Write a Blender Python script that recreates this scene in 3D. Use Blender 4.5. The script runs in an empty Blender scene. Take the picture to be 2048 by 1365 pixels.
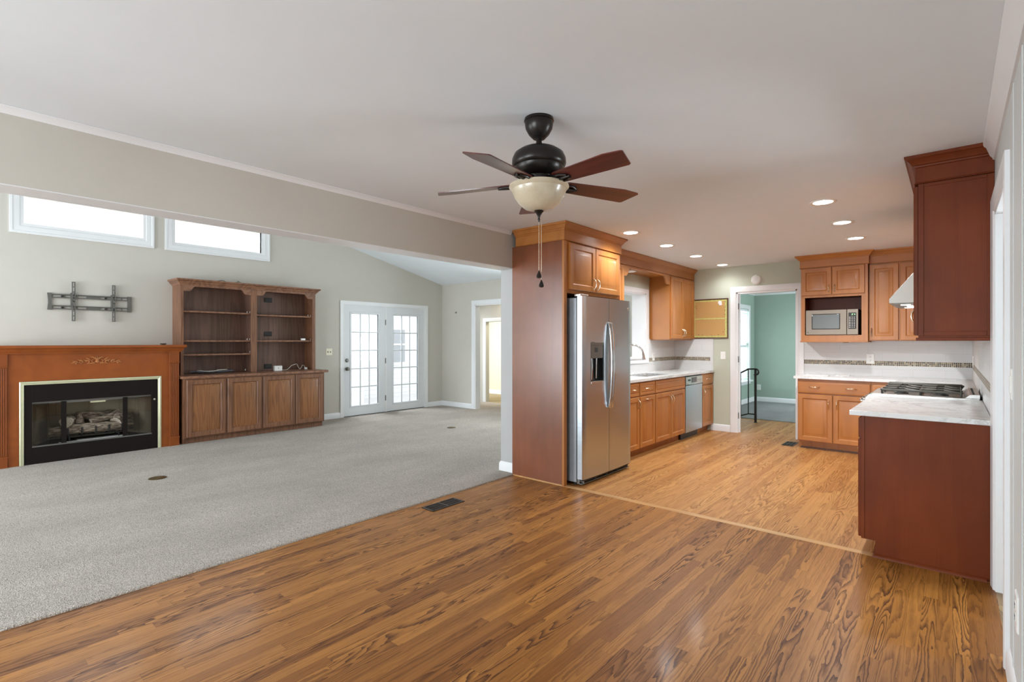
import bpy, math, random
from mathutils import Vector, Matrix
random.seed(7)
PI = math.pi
S = bpy.context.scene
COL = S.collection

# ------------------------------------------------------------------ camera, world, light, exposure
H = 2.45            # flat ceiling
EYE = 1.35
cd = bpy.data.cameras.new('camera'); cam = bpy.data.objects.new('camera', cd); COL.objects.link(cam)
cd.sensor_width = 36.0; cd.lens = 18.0; cd.clip_start = 0.02; cd.clip_end = 200
cam.location = (0, 0, EYE)
cam.rotation_euler = (PI/2, 0, math.atan(881/1024.0))
S.camera = cam

S.view_settings.view_transform = 'Standard'
S.view_settings.look = 'None'
S.view_settings.gamma = 1.0
S.view_settings.use_curve_mapping = False
S.view_settings.exposure = 0.66
try:
    S.cycles.use_denoising = True
    S.cycles.max_bounces = 10
    S.cycles.diffuse_bounces = 6
    S.cycles.sample_clamp_indirect = 6.0
    S.cycles.caustics_reflective = False
    S.cycles.caustics_refractive = False
except Exception:
    pass

wd = bpy.data.worlds.new('daylight'); S.world = wd; wd.use_nodes = True
bg = wd.node_tree.nodes['Background']
bg.inputs[0].default_value = (0.93, 0.97, 1.0, 1); bg.inputs[1].default_value = 1.25


def area(name, loc, rot, sx, sy, watts, col=(1, 1, 1)):
    l = bpy.data.lights.new(name, 'AREA'); l.shape = 'RECTANGLE'; l.size = sx; l.size_y = sy
    l.energy = watts; l.color = col
    o = bpy.data.objects.new(name, l); COL.objects.link(o); o.location = loc; o.rotation_euler = rot
    return o


DAY = (0.84, 0.93, 1.0)
# daylight outside the seen and added openings (windows behind the camera, the French doors, clerestory panes, side rooms)
UP = math.radians(13)
area('added_dining_daylight', (-2.05, -3.2, 1.35), (PI/2 + UP, 0, 0), 2.4, 1.85, 125, DAY)  # added window light out of view, brightens the dining side
area('daylight_living_window', (-6.4, -3.2, 1.3), (PI/2 + UP, 0, 0), 3.0, 2.0, 172, DAY)
area('daylight_clerestory', (-8.75, 2.25, 3.1), (0, -PI/2 + 0.35, 0), 0.5, 3.7, 100, DAY)
area('daylight_french_doors', (-9.5, 5.75, 3.3), (0, -0.75, 0), 1.4, 2.0, 270, DAY)
area('added_end_daylight', (-5.0, 7.75, 1.5), (-PI/2 - 0.15, 0, 0), 1.6, 1.4, 100, DAY)  # light of an added, hidden window, brightens gable wall and carpet
area('daylight_green_room', (-3.95, 11.4, 1.4), (0, -PI/2, 0), 1.6, 1.0, 55, DAY)
area('daylight_green_room_side', (1.05, 10.4, 1.5), (0, PI/2, 0), 1.4, 2.0, 60, DAY)
area('added_side_room_daylight', (1.75, 4.45, 1.5), (0, PI/2 + 0.25, 0), 1.2, 0.9, 65, DAY)  # added window light in the unseen side room, reaches beam and ceiling
area('lamp_hall', (-7.0, 7.75, 2.35), (0, 0, 0), 0.5, 0.3, 5, (1, 0.95, 0.86))
area('lamp_far_bedroom', (-7.6, 9.0, 2.4), (0, 0, 0), 1.2, 0.8, 26, (1.0, 0.92, 0.74))


# ------------------------------------------------------------------ node helpers and materials
class NT:
    def __init__(s, name):
        s.m = bpy.data.materials.new(name); s.m.use_nodes = True
        s.t = s.m.node_tree; s.b = s.t.nodes['Principled BSDF']; s.out = s.t.nodes['Material Output']

    def n(s, typ, **kw):
        nd = s.t.nodes.new(typ)
        for k, v in kw.items():
            setattr(nd, k, v)
        return nd

    def l(s, a, b):
        s.t.links.new(a, b)

    def val(s, sock, x):
        if hasattr(x, 'is_output'):
            s.l(x, sock)
        else:
            sock.default_value = x

    def math(s, op, a, b=None, c=None):
        nd = s.n('ShaderNodeMath', operation=op)
        s.val(nd.inputs[0], a)
        if b is not None: s.val(nd.inputs[1], b)
        if c is not None: s.val(nd.inputs[2], c)
        return nd.outputs[0]

    def comb(s, x, y, z):
        nd = s.n('ShaderNodeCombineXYZ')
        for k, v in enumerate((x, y, z)): s.val(nd.inputs[k], v)
        return nd.outputs[0]

    def sep(s, v):
        nd = s.n('ShaderNodeSeparateXYZ'); s.l(v, nd.inputs[0]); return nd.outputs

    def obj(s):
        return s.n('ShaderNodeTexCoord').outputs['Object']

    def noise(s, vec, scale, detail=2.0, rough=0.5):
        nd = s.n('ShaderNodeTexNoise'); s.l(vec, nd.inputs['Vector'])
        nd.inputs['Scale'].default_value = scale; nd.inputs['Detail'].default_value = detail
        nd.inputs['Roughness'].default_value = rough
        return nd.outputs[0]

    def white(s, vec):
        nd = s.n('ShaderNodeTexWhiteNoise'); s.l(vec, nd.inputs['Vector']); return nd.outputs['Value']

    def mix(s, f, a, b):
        nd = s.n('ShaderNodeMix', data_type='RGBA')
        s.val(nd.inputs[0], f)
        for k, v in ((6, a), (7, b)):
            if hasattr(v, 'is_output'): s.l(v, nd.inputs[k])
            else: nd.inputs[k].default_value = (*v, 1)
        return nd.outputs[2]

    def rng(s, x, a, b, c=0.0, d=1.0):
        nd = s.n('ShaderNodeMapRange'); s.val(nd.inputs[0], x)
        for k, v in enumerate((a, b, c, d)): nd.inputs[k+1].default_value = v
        return nd.outputs[0]

    def scale(s, vec, sc):
        nd = s.n('ShaderNodeMapping'); s.l(vec, nd.inputs[0]); nd.inputs['Scale'].default_value = sc; return nd.outputs[0]

    def bump(s, h, strength=0.2, dist=0.01):
        nd = s.n('ShaderNodeBump'); nd.inputs['Strength'].default_value = strength
        nd.inputs['Distance'].default_value = dist; s.l(h, nd.inputs['Height'])
        s.l(nd.outputs[0], s.b.inputs['Normal'])

    def base(s, c):
        if hasattr(c, 'is_output'): s.l(c, s.b.inputs['Base Color'])
        else: s.b.inputs['Base Color'].default_value = (*c, 1)

    def set(s, **kw):
        for k, v in kw.items():
            s.val(s.b.inputs[k], v)
        return s


def plain(name, col, rough=0.5, metal=0.0, spec=0.5, coat=0.0, bump=None, vary=0.03):
    m = NT(name); v = m.obj()
    nz = m.noise(v, 6.0, 3.0)
    f = m.rng(nz, 0.3, 0.7)
    m.base(m.mix(f, tuple(c*(1-vary) for c in col), tuple(min(1, c*(1+vary)) for c in col)))
    m.set(Roughness=rough, Metallic=metal)
    m.b.inputs['Specular IOR Level'].default_value = spec
    m.b.inputs['Coat Weight'].default_value = coat
    m.b.inputs['Coat Roughness'].default_value = 0.12
    if bump:
        m.bump(m.noise(v, bump[0], 3.0), bump[1], 0.002)
    return m.m


def wood(name, light, dark, axis='z', rings=9.0, sc=5.0, rough=0.35, coat=0.25, strength=0.7, streak=0.35, spec=0.5, blotch=0.15, coat_rough=0.18):
    """Grain that runs along one axis: contour lines of a stretched noise, plus fine pores."""
    m = NT(name); v = m.obj()
    info = m.n('ShaderNodeObjectInfo')
    r = info.outputs['Random']
    off = m.n('ShaderNodeVectorMath', operation='ADD'); m.l(v, off.inputs[0])
    m.l(m.comb(m.math('MULTIPLY', r, 13.0), m.math('MULTIPLY', r, 7.0), m.math('MULTIPLY', r, 19.0)), off.inputs[1])
    st = {'x': (0.09, 1, 1), 'y': (1, 0.09, 1), 'z': (1, 1, 0.09)}[axis]
    p = m.scale(off.outputs[0], st)
    n1 = m.noise(p, sc, 1.5, 0.45)
    ring = m.math('SINE', m.math('MULTIPLY', n1, rings*2*PI))
    ring = m.rng(ring, -0.2, 1.0)
    fs = {'x': (0.02, 1, 1), 'y': (1, 0.02, 1), 'z': (1, 1, 0.02)}[axis]
    fine = m.rng(m.noise(m.scale(off.outputs[0], fs), 160, 2.0), 0.35, 0.7)
    f = m.math('ADD', m.math('MULTIPLY', ring, strength), m.math('MULTIPLY', fine, streak))
    f = m.math('MINIMUM', f, 1.0)
    c = m.mix(f, light, dark)
    bl = m.rng(m.noise(v, 2.6, 3.0), 0.25, 0.75, 1.0-blotch, 1.0+blotch)
    mul = m.n('ShaderNodeVectorMath', operation='SCALE'); m.l(c, mul.inputs[0]); m.l(bl, mul.inputs['Scale'])
    m.base(mul.outputs[0])
    m.set(Roughness=rough)
    m.b.inputs['Specular IOR Level'].default_value = spec
    m.b.inputs['Coat Weight'].default_value = coat; m.b.inputs['Coat Roughness'].default_value = coat_rough
    return m.m


def plank_floor(name, light, dark, tint, w=0.058, length=1.1, ringmul=1.0, along='y', seed=0.0, rough=0.42):
    m = NT(name); v = m.obj(); X, Y, Z = m.sep(v)
    if along == 'x': X, Y = Y, X
    xi = m.math('DIVIDE', X, w)
    i = m.math('FLOOR', xi); fx = m.math('FRACT', xi)
    r1 = m.white(m.comb(i, seed+3.3, 0.0))
    yj = m.math('DIVIDE', m.math('ADD', Y, m.math('MULTIPLY', r1, 9.0)), length)
    j = m.math('FLOOR', yj); fy = m.math('FRACT', yj)
    r2 = m.white(m.comb(i, j, seed+1.7)); r3 = m.white(m.comb(i, j, seed+8.1))
    # oak cathedral grain: contour lines of a noise stretched along the board, different on each board
    gx = m.math('ADD', X, m.math('MULTIPLY', r2, 31.0))
    gy = m.math('ADD', m.math('MULTIPLY', Y, m.rng(r3, 0, 1, 0.022, 0.085)), m.math('MULTIPLY', r3, 17.0))
    n1 = m.noise(m.comb(gx, gy, m.math('MULTIPLY', r2, 9.0)), 13.0, 1.2, 0.4)
    wob = m.noise(m.comb(m.math('MULTIPLY', gx, 1.0), m.math('MULTIPLY', Y, 0.22), r2), 55.0, 2.0)
    ph = m.math('ADD', m.math('MULTIPLY', n1, 10.0*ringmul), m.math('MULTIPLY', wob, 0.9))
    saw = m.math('FRACT', ph)
    line = m.rng(saw, 0.3, 0.95)
    line = m.math('MULTIPLY', line, m.rng(saw, 0.95, 1.0, 1.0, 0.0))
    line = m.math('POWER', line, 1.1)
    amt = m.rng(r3, 0.0, 1.0, 0.2, 1.0)
    pores = m.rng(m.noise(m.comb(gx, m.math('MULTIPLY', Y, 0.025), r2), 330.0, 2.0), 0.45, 0.75)
    f = m.math('ADD', m.math('MULTIPLY', m.math('MULTIPLY', line, amt), 1.05), m.math('MULTIPLY', pores, 0.3))
    f = m.math('MINIMUM', f, 1.0)
    bc = m.mix(m.math('POWER', r2, 1.4), light, tint)
    c = m.mix(f, bc, dark)
    seam = m.math('MINIMUM', m.math('MINIMUM', fx, m.math('SUBTRACT', 1.0, fx)),
                  m.math('MULTIPLY', m.math('MINIMUM', fy, m.math('SUBTRACT', 1.0, fy)), length/w))
    sm = m.rng(seam, 0.0, 0.022, 0.45, 0.0)
    c = m.mix(sm, c, tuple(x*0.35 for x in dark))
    m.base(c)
    m.set(Roughness=m.rng(f, 0, 1, rough, rough+0.12))
    m.b.inputs['Coat Weight'].default_value = 0.05; m.b.inputs['Coat Roughness'].default_value = 0.15
    m.b.inputs['Specular IOR Level'].default_value = 0.22
    h = m.math('SUBTRACT', 1.0, m.math('ADD', m.math('MULTIPLY', f, 0.25), sm))
    m.bump(h, 0.12, 0.001)
    return m.m


def carpet_mat(name, a, b, scale=190.0):
    m = NT(name); v = m.obj()
    vo = m.n('ShaderNodeTexVoronoi'); m.l(v, vo.inputs['Vector']); vo.inputs['Scale'].default_value = scale
    n1 = m.noise(v, scale*1.3, 2.0, 0.6)
    f = m.math('ADD', m.math('MULTIPLY', vo.outputs['Distance'], 0.9), m.math('MULTIPLY', m.math('SUBTRACT', n1, 0.5), 1.6))
    f = m.rng(f, 0.1, 0.85)
    c = m.mix(f, a, b)
    big = m.rng(m.noise(m.scale(v, (1, 0.45, 1)), 2.4, 4.0, 0.6), 0.35, 0.68, 0.86, 1.05)
    mul = m.n('ShaderNodeVectorMath', operation='SCALE'); m.l(c, mul.inputs[0]); m.l(big, mul.inputs['Scale'])
    m.base(mul.outputs[0]); m.set(Roughness=0.95)
    m.b.inputs['Specular IOR Level'].default_value = 0.1
    m.b.inputs['Sheen Weight'].default_value = 0.25
    m.bump(m.math('SUBTRACT', 1.0, f), 0.9, 0.012)
    return m.m


def steel(name, col, rough, axis='z', grain=0.06):
    m = NT(name); v = m.obj()
    sc = {'x': (0.01, 1, 1), 'y': (1, 0.01, 1), 'z': (1, 1, 0.01)}[axis]
    n1 = m.noise(m.scale(v, sc), 420.0, 2.0)
    m.base(m.mix(m.rng(n1, 0.3, 0.7), tuple(c*0.94 for c in col), col))
    m.set(Metallic=1.0, Roughness=m.rng(n1, 0.3, 0.7, rough-grain/2, rough+grain/2))
    return m.m


def marble_mat():
    m = NT('marble'); v = m.obj()
    warp = m.n('ShaderNodeVectorMath', operation='ADD'); m.l(v, warp.inputs[0])
    nz = m.n('ShaderNodeTexNoise'); m.l(v, nz.inputs['Vector']); nz.inputs['Scale'].default_value = 3.0; nz.inputs['Detail'].default_value = 4
    m.l(nz.outputs['Color'], warp.inputs[1])
    n1 = m.noise(m.scale(warp.outputs[0], (1.6, 0.8, 1)), 3.4, 5.0, 0.6)
    vein = m.math('ABSOLUTE', m.math('SUBTRACT', n1, 0.5))
    vf = m.math('POWER', m.rng(vein, 0.0, 0.07, 1.0, 0.0), 2.0)
    patch = m.rng(m.noise(v, 2.5, 3.0), 0.45, 0.75)
    vf = m.math('MULTIPLY', vf, m.rng(patch, 0, 1, 0.25, 0.8))
    cl = m.rng(m.noise(warp.outputs[0], 2.2, 4.0), 0.4, 0.8, 0.0, 0.3)
    c = m.mix(cl, (0.74, 0.75, 0.74), (0.52, 0.54, 0.54))
    m.base(m.mix(vf, c, (0.33, 0.33, 0.32))); m.set(Roughness=0.18)
    return m.m


def tile_mat():
    m = NT('white_tile'); v = m.obj()
    br = m.n('ShaderNodeTexBrick'); X, Y, Z = m.sep(v)
    m.l(m.comb(m.math('ADD', X, Y), Z, 0.0), br.inputs['Vector'])
    br.inputs['Color1'].default_value = (0.67, 0.675, 0.67, 1); br.inputs['Color2'].default_value = (0.65, 0.655, 0.65, 1)
    br.inputs['Mortar'].default_value = (0.54, 0.54, 0.53, 1); br.inputs['Scale'].default_value = 1.0
    br.inputs['Mortar Size'].default_value = 0.0012; br.inputs['Brick Width'].default_value = 0.30; br.inputs['Row Height'].default_value = 0.1
    m.l(br.outputs['Color'], m.b.inputs['Base Color']); m.set(Roughness=0.38)
    m.b.inputs['Specular IOR Level'].default_value = 0.25
    m.bump(m.math('SUBTRACT', 1.0, br.outputs['Fac']), 0.25, 0.002)
    return m.m


def mosaic_mat():
    m = NT('mosaic'); v = m.obj(); X, Y, Z = m.sep(v)
    s = 0.0183
    a = m.math('DIVIDE', m.math('ADD', X, Y), s); b = m.math('DIVIDE', Z, s)
    r = m.white(m.comb(m.math('FLOOR', a), m.math('FLOOR', b), 0.0))
    rp = m.n('ShaderNodeValToRGB'); m.l(r, rp.inputs[0]); rp.color_ramp.interpolation = 'CONSTANT'
    el = rp.color_ramp.elements
    el[0].position = 0; el[0].color = (0.03, 0.02, 0.015, 1); el[1].position = 0.35; el[1].color = (0.12, 0.07, 0.03, 1)
    for p, c in ((0.55, (0.25, 0.19, 0.11)), (0.72, (0.07, 0.06, 0.05)), (0.88, (0.34, 0.30, 0.22))):
        e = el.new(p); e.color = (*c, 1)
    def edge(q):
        fr = m.math('FRACT', q)
        return m.math('MINIMUM', fr, m.math('SUBTRACT', 1.0, fr))
    g = m.rng(m.math('MINIMUM', edge(a), edge(b)), 0.10, 0.14, 1.0, 0.0)
    m.base(m.mix(g, rp.outputs[0], (0.55, 0.50, 0.40))); m.set(Roughness=0.4)
    m.b.inputs['Specular IOR Level'].default_value = 0.25
    return m.m


def cork_mat():
    m = NT('cork'); v = m.obj()
    n1 = m.rng(m.noise(v, 170, 3.0, 0.7), 0.35, 0.65)
    m.base(m.mix(n1, (0.50, 0.29, 0.10), (0.62, 0.39, 0.15))); m.set(Roughness=0.9)
    m.bump(n1, 0.3, 0.002)
    return m.m


def border_mat():
    m = NT('green_paper_border'); v = m.obj()
    n1 = m.rng(m.noise(v, 90, 3.0, 0.7), 0.42, 0.6)
    m.base(m.mix(n1, (0.42, 0.50, 0.13), (0.74, 0.66, 0.28))); m.set(Roughness=0.8)
    return m.m


def glass_mat(name, rough=0.02, refl=0.09, tint=(1, 1, 1)):
    m = NT(name); v = m.obj()
    tr = m.n('ShaderNodeBsdfTransparent'); tr.inputs[0].default_value = (*tint, 1)
    gl = m.n('ShaderNodeBsdfGlossy'); gl.inputs['Roughness'].default_value = rough
    lw = m.n('ShaderNodeLayerWeight'); lw.inputs[0].default_value = 0.35
    smear = m.rng(m.noise(v, 3.0, 3.0), 0.3, 0.7, refl*0.85, refl)
    f = m.math('MINIMUM', m.math('ADD', m.math('MULTIPLY', lw.outputs['Fresnel'], 0.35), smear), 1.0)
    mx = m.n('ShaderNodeMixShader'); m.l(f, mx.inputs[0]); m.l(tr.outputs[0], mx.inputs[1]); m.l(gl.outputs[0], mx.inputs[2])
    m.l(mx.outputs[0], m.out.inputs[0])
    return m.m


def emit_mat(name, col, strength):
    m = NT(name); v = m.obj()
    m.base((0.8, 0.8, 0.8)); m.b.inputs['Emission Color'].default_value = (*col, 1)
    m.l(m.rng(m.noise(v, 20.0), 0.2, 0.8, strength*0.97, strength*1.03), m.b.inputs['Emission Strength'])
    return m.m


def siding_mat():
    m = NT('vinyl_siding'); v = m.obj(); X, Y, Z = m.sep(v)
    fr = m.math('FRACT', m.math('DIVIDE', Z, 0.17))
    e = m.rng(fr, 0.0, 0.09, 1.0, 0.0)
    m.base(m.mix(e, (0.82, 0.83, 0.84), (0.50, 0.51, 0.53))); m.set(Roughness=0.6)
    m.bump(fr, 0.6, 0.02)
    return m.m


def alabaster_mat():
    m = NT('alabaster_glass'); v = m.obj()
    n1 = m.rng(m.noise(v, 11.0, 4.0, 0.6), 0.3, 0.75)
    m.base(m.mix(n1, (0.60, 0.53, 0.40), (0.46, 0.38, 0.26))); m.set(Roughness=0.28)
    m.b.inputs['Subsurface Weight'].default_value = 0.3
    m.b.inputs['Subsurface Radius'].default_value = (0.03, 0.02, 0.012)
    m.b.inputs['Coat Weight'].default_value = 0.3
    return m.m


def bark_mat():
    m = NT('log_bark'); v = m.obj()
    p = m.scale(v, (0.22, 1, 1)); n1 = m.noise(p, 70.0, 3.0, 0.6)
    f = m.rng(n1, 0.38, 0.62)
    m.base(m.mix(f, (0.09, 0.062, 0.042), (0.40, 0.32, 0.24))); m.set(Roughness=0.9)
    m.bump(f, 0.9, 0.01)
    return m.m


def logend_mat():
    m = NT('log_cut_end'); v = m.obj()
    w = m.n('ShaderNodeTexNoise'); m.l(v, w.inputs['Vector']); w.inputs['Scale'].default_value = 22.0
    f = m.rng(m.math('FRACT', m.math('MULTIPLY', w.outputs[0], 9.0)), 0.2, 0.9)
    m.base(m.mix(f, (0.50, 0.44, 0.35), (0.22, 0.17, 0.12))); m.set(Roughness=0.9)
    return m.m


def firebrick_mat():
    m = NT('firebox_lining'); v = m.obj()
    br = m.n('ShaderNodeTexBrick'); X, Y, Z = m.sep(v)
    m.l(m.comb(m.math('ADD', X, Y), Z, 0.0), br.inputs['Vector'])
    br.inputs['Color1'].default_value = (0.36, 0.31, 0.22, 1); br.inputs['Color2'].default_value = (0.31, 0.27, 0.19, 1)
    br.inputs['Mortar'].default_value = (0.2, 0.17, 0.12, 1); br.inputs['Scale'].default_value = 1.0
    br.inputs['Mortar Size'].default_value = 0.002; br.inputs['Brick Width'].default_value = 0.3; br.inputs['Row Height'].default_value = 0.24
    m.l(br.outputs['Color'], m.b.inputs['Base Color']); m.set(Roughness=0.85)
    return m.m


M = {}
M['wall'] = plain('wall_paint', (0.55, 0.522, 0.462), 0.75, vary=0.012, bump=(140, 0.03))
M['wall_kitchen'] = plain('wall_paint_pale_sage', (0.51, 0.54, 0.44), 0.7, vary=0.012, bump=(140, 0.03))
M['post'] = plain('pale_grey_paint', (0.43, 0.43, 0.42), 0.6, vary=0.012)
M['wall_right'] = plain('wall_panel_paint', (0.60, 0.62, 0.61), 0.6, vary=0.012)
M['wall_green'] = plain('wall_paint_green', (0.33, 0.425, 0.355), 0.7, vary=0.015, bump=(140, 0.03))
M['wall_cream'] = plain('wall_paint_cream', (0.70, 0.66, 0.53), 0.7, vary=0.012)
M['ceiling'] = plain('ceiling_paint', (0.79, 0.845, 0.885), 0.85, vary=0.008, bump=(90, 0.03))
M['white'] = plain('white_trim_paint', (0.78, 0.785, 0.79), 0.38, vary=0.01)
M['door_white'] = plain('white_door_paint', (0.70, 0.72, 0.74), 0.4, vary=0.01)
M['plastic'] = plain('white_plastic', (0.82, 0.82, 0.79), 0.35, vary=0.01)
M['ivory'] = plain('ivory_plastic', (0.80, 0.76, 0.60), 0.35, vary=0.01)
M['slot'] = plain('dark_slot', (0.03, 0.03, 0.03), 0.6)
M['floor'] = plank_floor('oak_strip_floor', (0.42, 0.175, 0.036), (0.070, 0.020, 0.003), (0.22, 0.078, 0.013), ringmul=1.6)
M['floor_k'] = plank_floor('oak_strip_floor_kitchen', (0.52, 0.26, 0.085), (0.22, 0.085, 0.022), (0.38, 0.165, 0.05), ringmul=1.4, seed=5.0)
M['floor_s'] = plank_floor('oak_threshold', (0.36, 0.24, 0.12), (0.07, 0.045, 0.03), (0.30, 0.19, 0.1), w=0.11, ringmul=1.0, seed=9.0)
M['strip'] = wood('oak_strip', (0.56, 0.32, 0.13), (0.38, 0.18, 0.06), 'x', strength=0.35, rough=0.3)
M['carpet'] = carpet_mat('beige_carpet', (0.83, 0.735, 0.64), (0.32, 0.265, 0.215), 150.0)
M['carpet_grey'] = carpet_mat('grey_carpet', (0.50, 0.50, 0.49), (0.36, 0.36, 0.36))
M['carpet_tan'] = carpet_mat('tan_carpet', (0.60, 0.47, 0.27), (0.45, 0.34, 0.18))
M['cab'] = wood('maple_cabinet', (0.43, 0.168, 0.038), (0.34, 0.118, 0.025), 'z', rings=5, sc=4, strength=0.45, streak=0.25, rough=0.4, coat=0.14, blotch=0.12, spec=0.4)
M['cab_h'] = wood('maple_cabinet_rail', (0.43, 0.168, 0.038), (0.34, 0.118, 0.025), 'x', rings=5, sc=4, strength=0.45, streak=0.25, rough=0.4, coat=0.14, blotch=0.12, spec=0.4)
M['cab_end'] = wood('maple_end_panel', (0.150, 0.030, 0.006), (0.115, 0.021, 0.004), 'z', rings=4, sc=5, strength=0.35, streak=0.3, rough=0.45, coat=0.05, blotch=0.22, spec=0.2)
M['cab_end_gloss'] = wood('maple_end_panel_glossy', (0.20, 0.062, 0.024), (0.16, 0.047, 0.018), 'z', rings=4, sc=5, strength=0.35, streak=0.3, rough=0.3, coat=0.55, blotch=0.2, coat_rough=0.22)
M['cab_dark'] = wood('dark_cabinet_wood', (0.11, 0.04, 0.015), (0.08, 0.03, 0.012), 'z', rough=0.5)  # plain dark brown wood for frame, shoe moulding and puck
M['mantel'] = wood('cherry_mantel', (0.28, 0.070, 0.012), (0.22, 0.052, 0.009), 'y', rings=4, sc=4, strength=0.4, streak=0.3, rough=0.42, coat=0.08, spec=0.3, blotch=0.18)
M['carving'] = plain('lit_cherry_carving', (0.42, 0.155, 0.045), 0.45)  # lighter cherry: golden light on the relief is put into the colour
M['mantel_v'] = wood('cherry_mantel_upright', (0.25, 0.063, 0.012), (0.19, 0.047, 0.009), 'z', rings=4, sc=4, strength=0.4, streak=0.3, rough=0.42, coat=0.08, spec=0.3, blotch=0.18)
M['oak'] = wood('walnut_stained_oak', (0.235, 0.105, 0.052), (0.12, 0.047, 0.023), 'z', rings=11, sc=7, strength=0.5, streak=0.5, rough=0.42, coat=0.15)
M['oak_h'] = wood('walnut_stained_oak_rail', (0.27, 0.128, 0.07), (0.13, 0.052, 0.027), 'y', rings=9, sc=4.5, strength=0.55, streak=0.5, rough=0.42, coat=0.15)
M['oak_door'] = wood('walnut_stained_oak_panel', (0.28, 0.115, 0.040), (0.155, 0.056, 0.019), 'z', rings=12, sc=7.0, strength=0.5, streak=0.5, rough=0.42, coat=0.15)
M['oak_back'] = wood('dark_oak_back', (0.20, 0.105, 0.074), (0.11, 0.056, 0.040), 'z', rings=11, sc=4.5, strength=0.5, streak=0.5, rough=0.5, coat=0.1)
M['marble'] = marble_mat()
M['tile'] = tile_mat(); M['mosaic'] = mosaic_mat(); M['cork'] = cork_mat(); M['border'] = border_mat()
M['steel'] = steel('brushed_stainless', (0.56, 0.62, 0.67), 0.3, 'y')
M['steel_x'] = steel('brushed_stainless_hood', (0.60, 0.59, 0.56), 0.3, 'x')
M['hood'] = steel('brushed_stainless_dull', (0.27, 0.255, 0.23), 0.4, 'x')
M['steel_side'] = plain('grey_fridge_side', (0.30, 0.33, 0.36), 0.4, metal=0.3, vary=0.05, bump=(300, 0.2))
M['chrome'] = steel('polished_chrome', (0.72, 0.72, 0.72), 0.12, 'z', 0.02)
M['nickel'] = steel('brushed_nickel', (0.78, 0.67, 0.50), 0.25, 'z', 0.02)
M['mw'] = plain('warm_grey_microwave', (0.25, 0.21, 0.165), 0.4, metal=0.3)
M['black_glass'] = plain('black_glass', (0.012, 0.013, 0.013), 0.08, coat=0.4)
M['grey_screen'] = plain('grey_microwave_screen', (0.075, 0.08, 0.07), 0.25)
M['black'] = plain('black_metal', (0.016, 0.014, 0.013), 0.4)
M['iron'] = plain('cast_iron', (0.05, 0.045, 0.035), 0.5)
M['bronze'] = plain('oil_rubbed_bronze', (0.022, 0.018, 0.015), 0.32, metal=0.5, spec=0.5)
M['blade'] = wood('mahogany_blade', (0.105, 0.018, 0.012), (0.06, 0.010, 0.008), 'x', rings=7, sc=8, rough=0.3, coat=0.35)
M['alabaster'] = alabaster_mat()
M['brass'] = plain('pale_brass', (0.66, 0.66, 0.44), 0.3, metal=0.55)
M['black_enamel'] = plain('black_enamel', (0.010, 0.007, 0.006), 0.5, spec=0.15)
M['firebrick'] = firebrick_mat(); M['bark'] = bark_mat(); M['logend'] = logend_mat()
M['mountgrey'] = plain('grey_steel_mount', (0.17, 0.165, 0.15), 0.4, metal=0.6)
M['glass'] = glass_mat('window_glass', 0.02, 0.05)
M['smoked'] = glass_mat('smoked_glass', 0.05, 0.025, (0.62, 0.60, 0.57))
M['can_light'] = emit_mat('downlight_lens', (1.0, 0.97, 0.92), 9.0)
M['hood_light'] = emit_mat('hood_lamp_lens', (1.0, 0.96, 0.88), 4.0)
M['digits'] = emit_mat('green_digits', (0.25, 1.0, 0.35), 1.2)
M['siding'] = siding_mat()
M['house_glass'] = plain('neighbour_window_glass', (0.40, 0.43, 0.46), 0.15)
M['grass'] = plain('pale_patio', (0.70, 0.70, 0.70), 0.9)
M['slats'] = plain('white_blind', (0.80, 0.82, 0.84), 0.5)
M['paper'] = plain('white_paper', (0.85, 0.85, 0.84), 0.7)
M['cable_black'] = plain('black_cable', (0.015, 0.015, 0.017), 0.5)
M['cable_white'] = plain('pale_cable', (0.66, 0.62, 0.52), 0.45)
M['cable_grey'] = plain('grey_cable', (0.16, 0.165, 0.21), 0.45)
M['vent_brown'] = plain('dark_brown_register', (0.035, 0.022, 0.018), 0.35, metal=0.4)
M['cover_brass'] = plain('aged_brass_cover', (0.14, 0.10, 0.045), 0.35, metal=0.6)
M['vent_red'] = plain('red_brown_register', (0.22, 0.07, 0.04), 0.45)
M['ash'] = plain('pale_ash', (0.45, 0.44, 0.42), 0.9, vary=0.3, bump=(60, 0.8))


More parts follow.
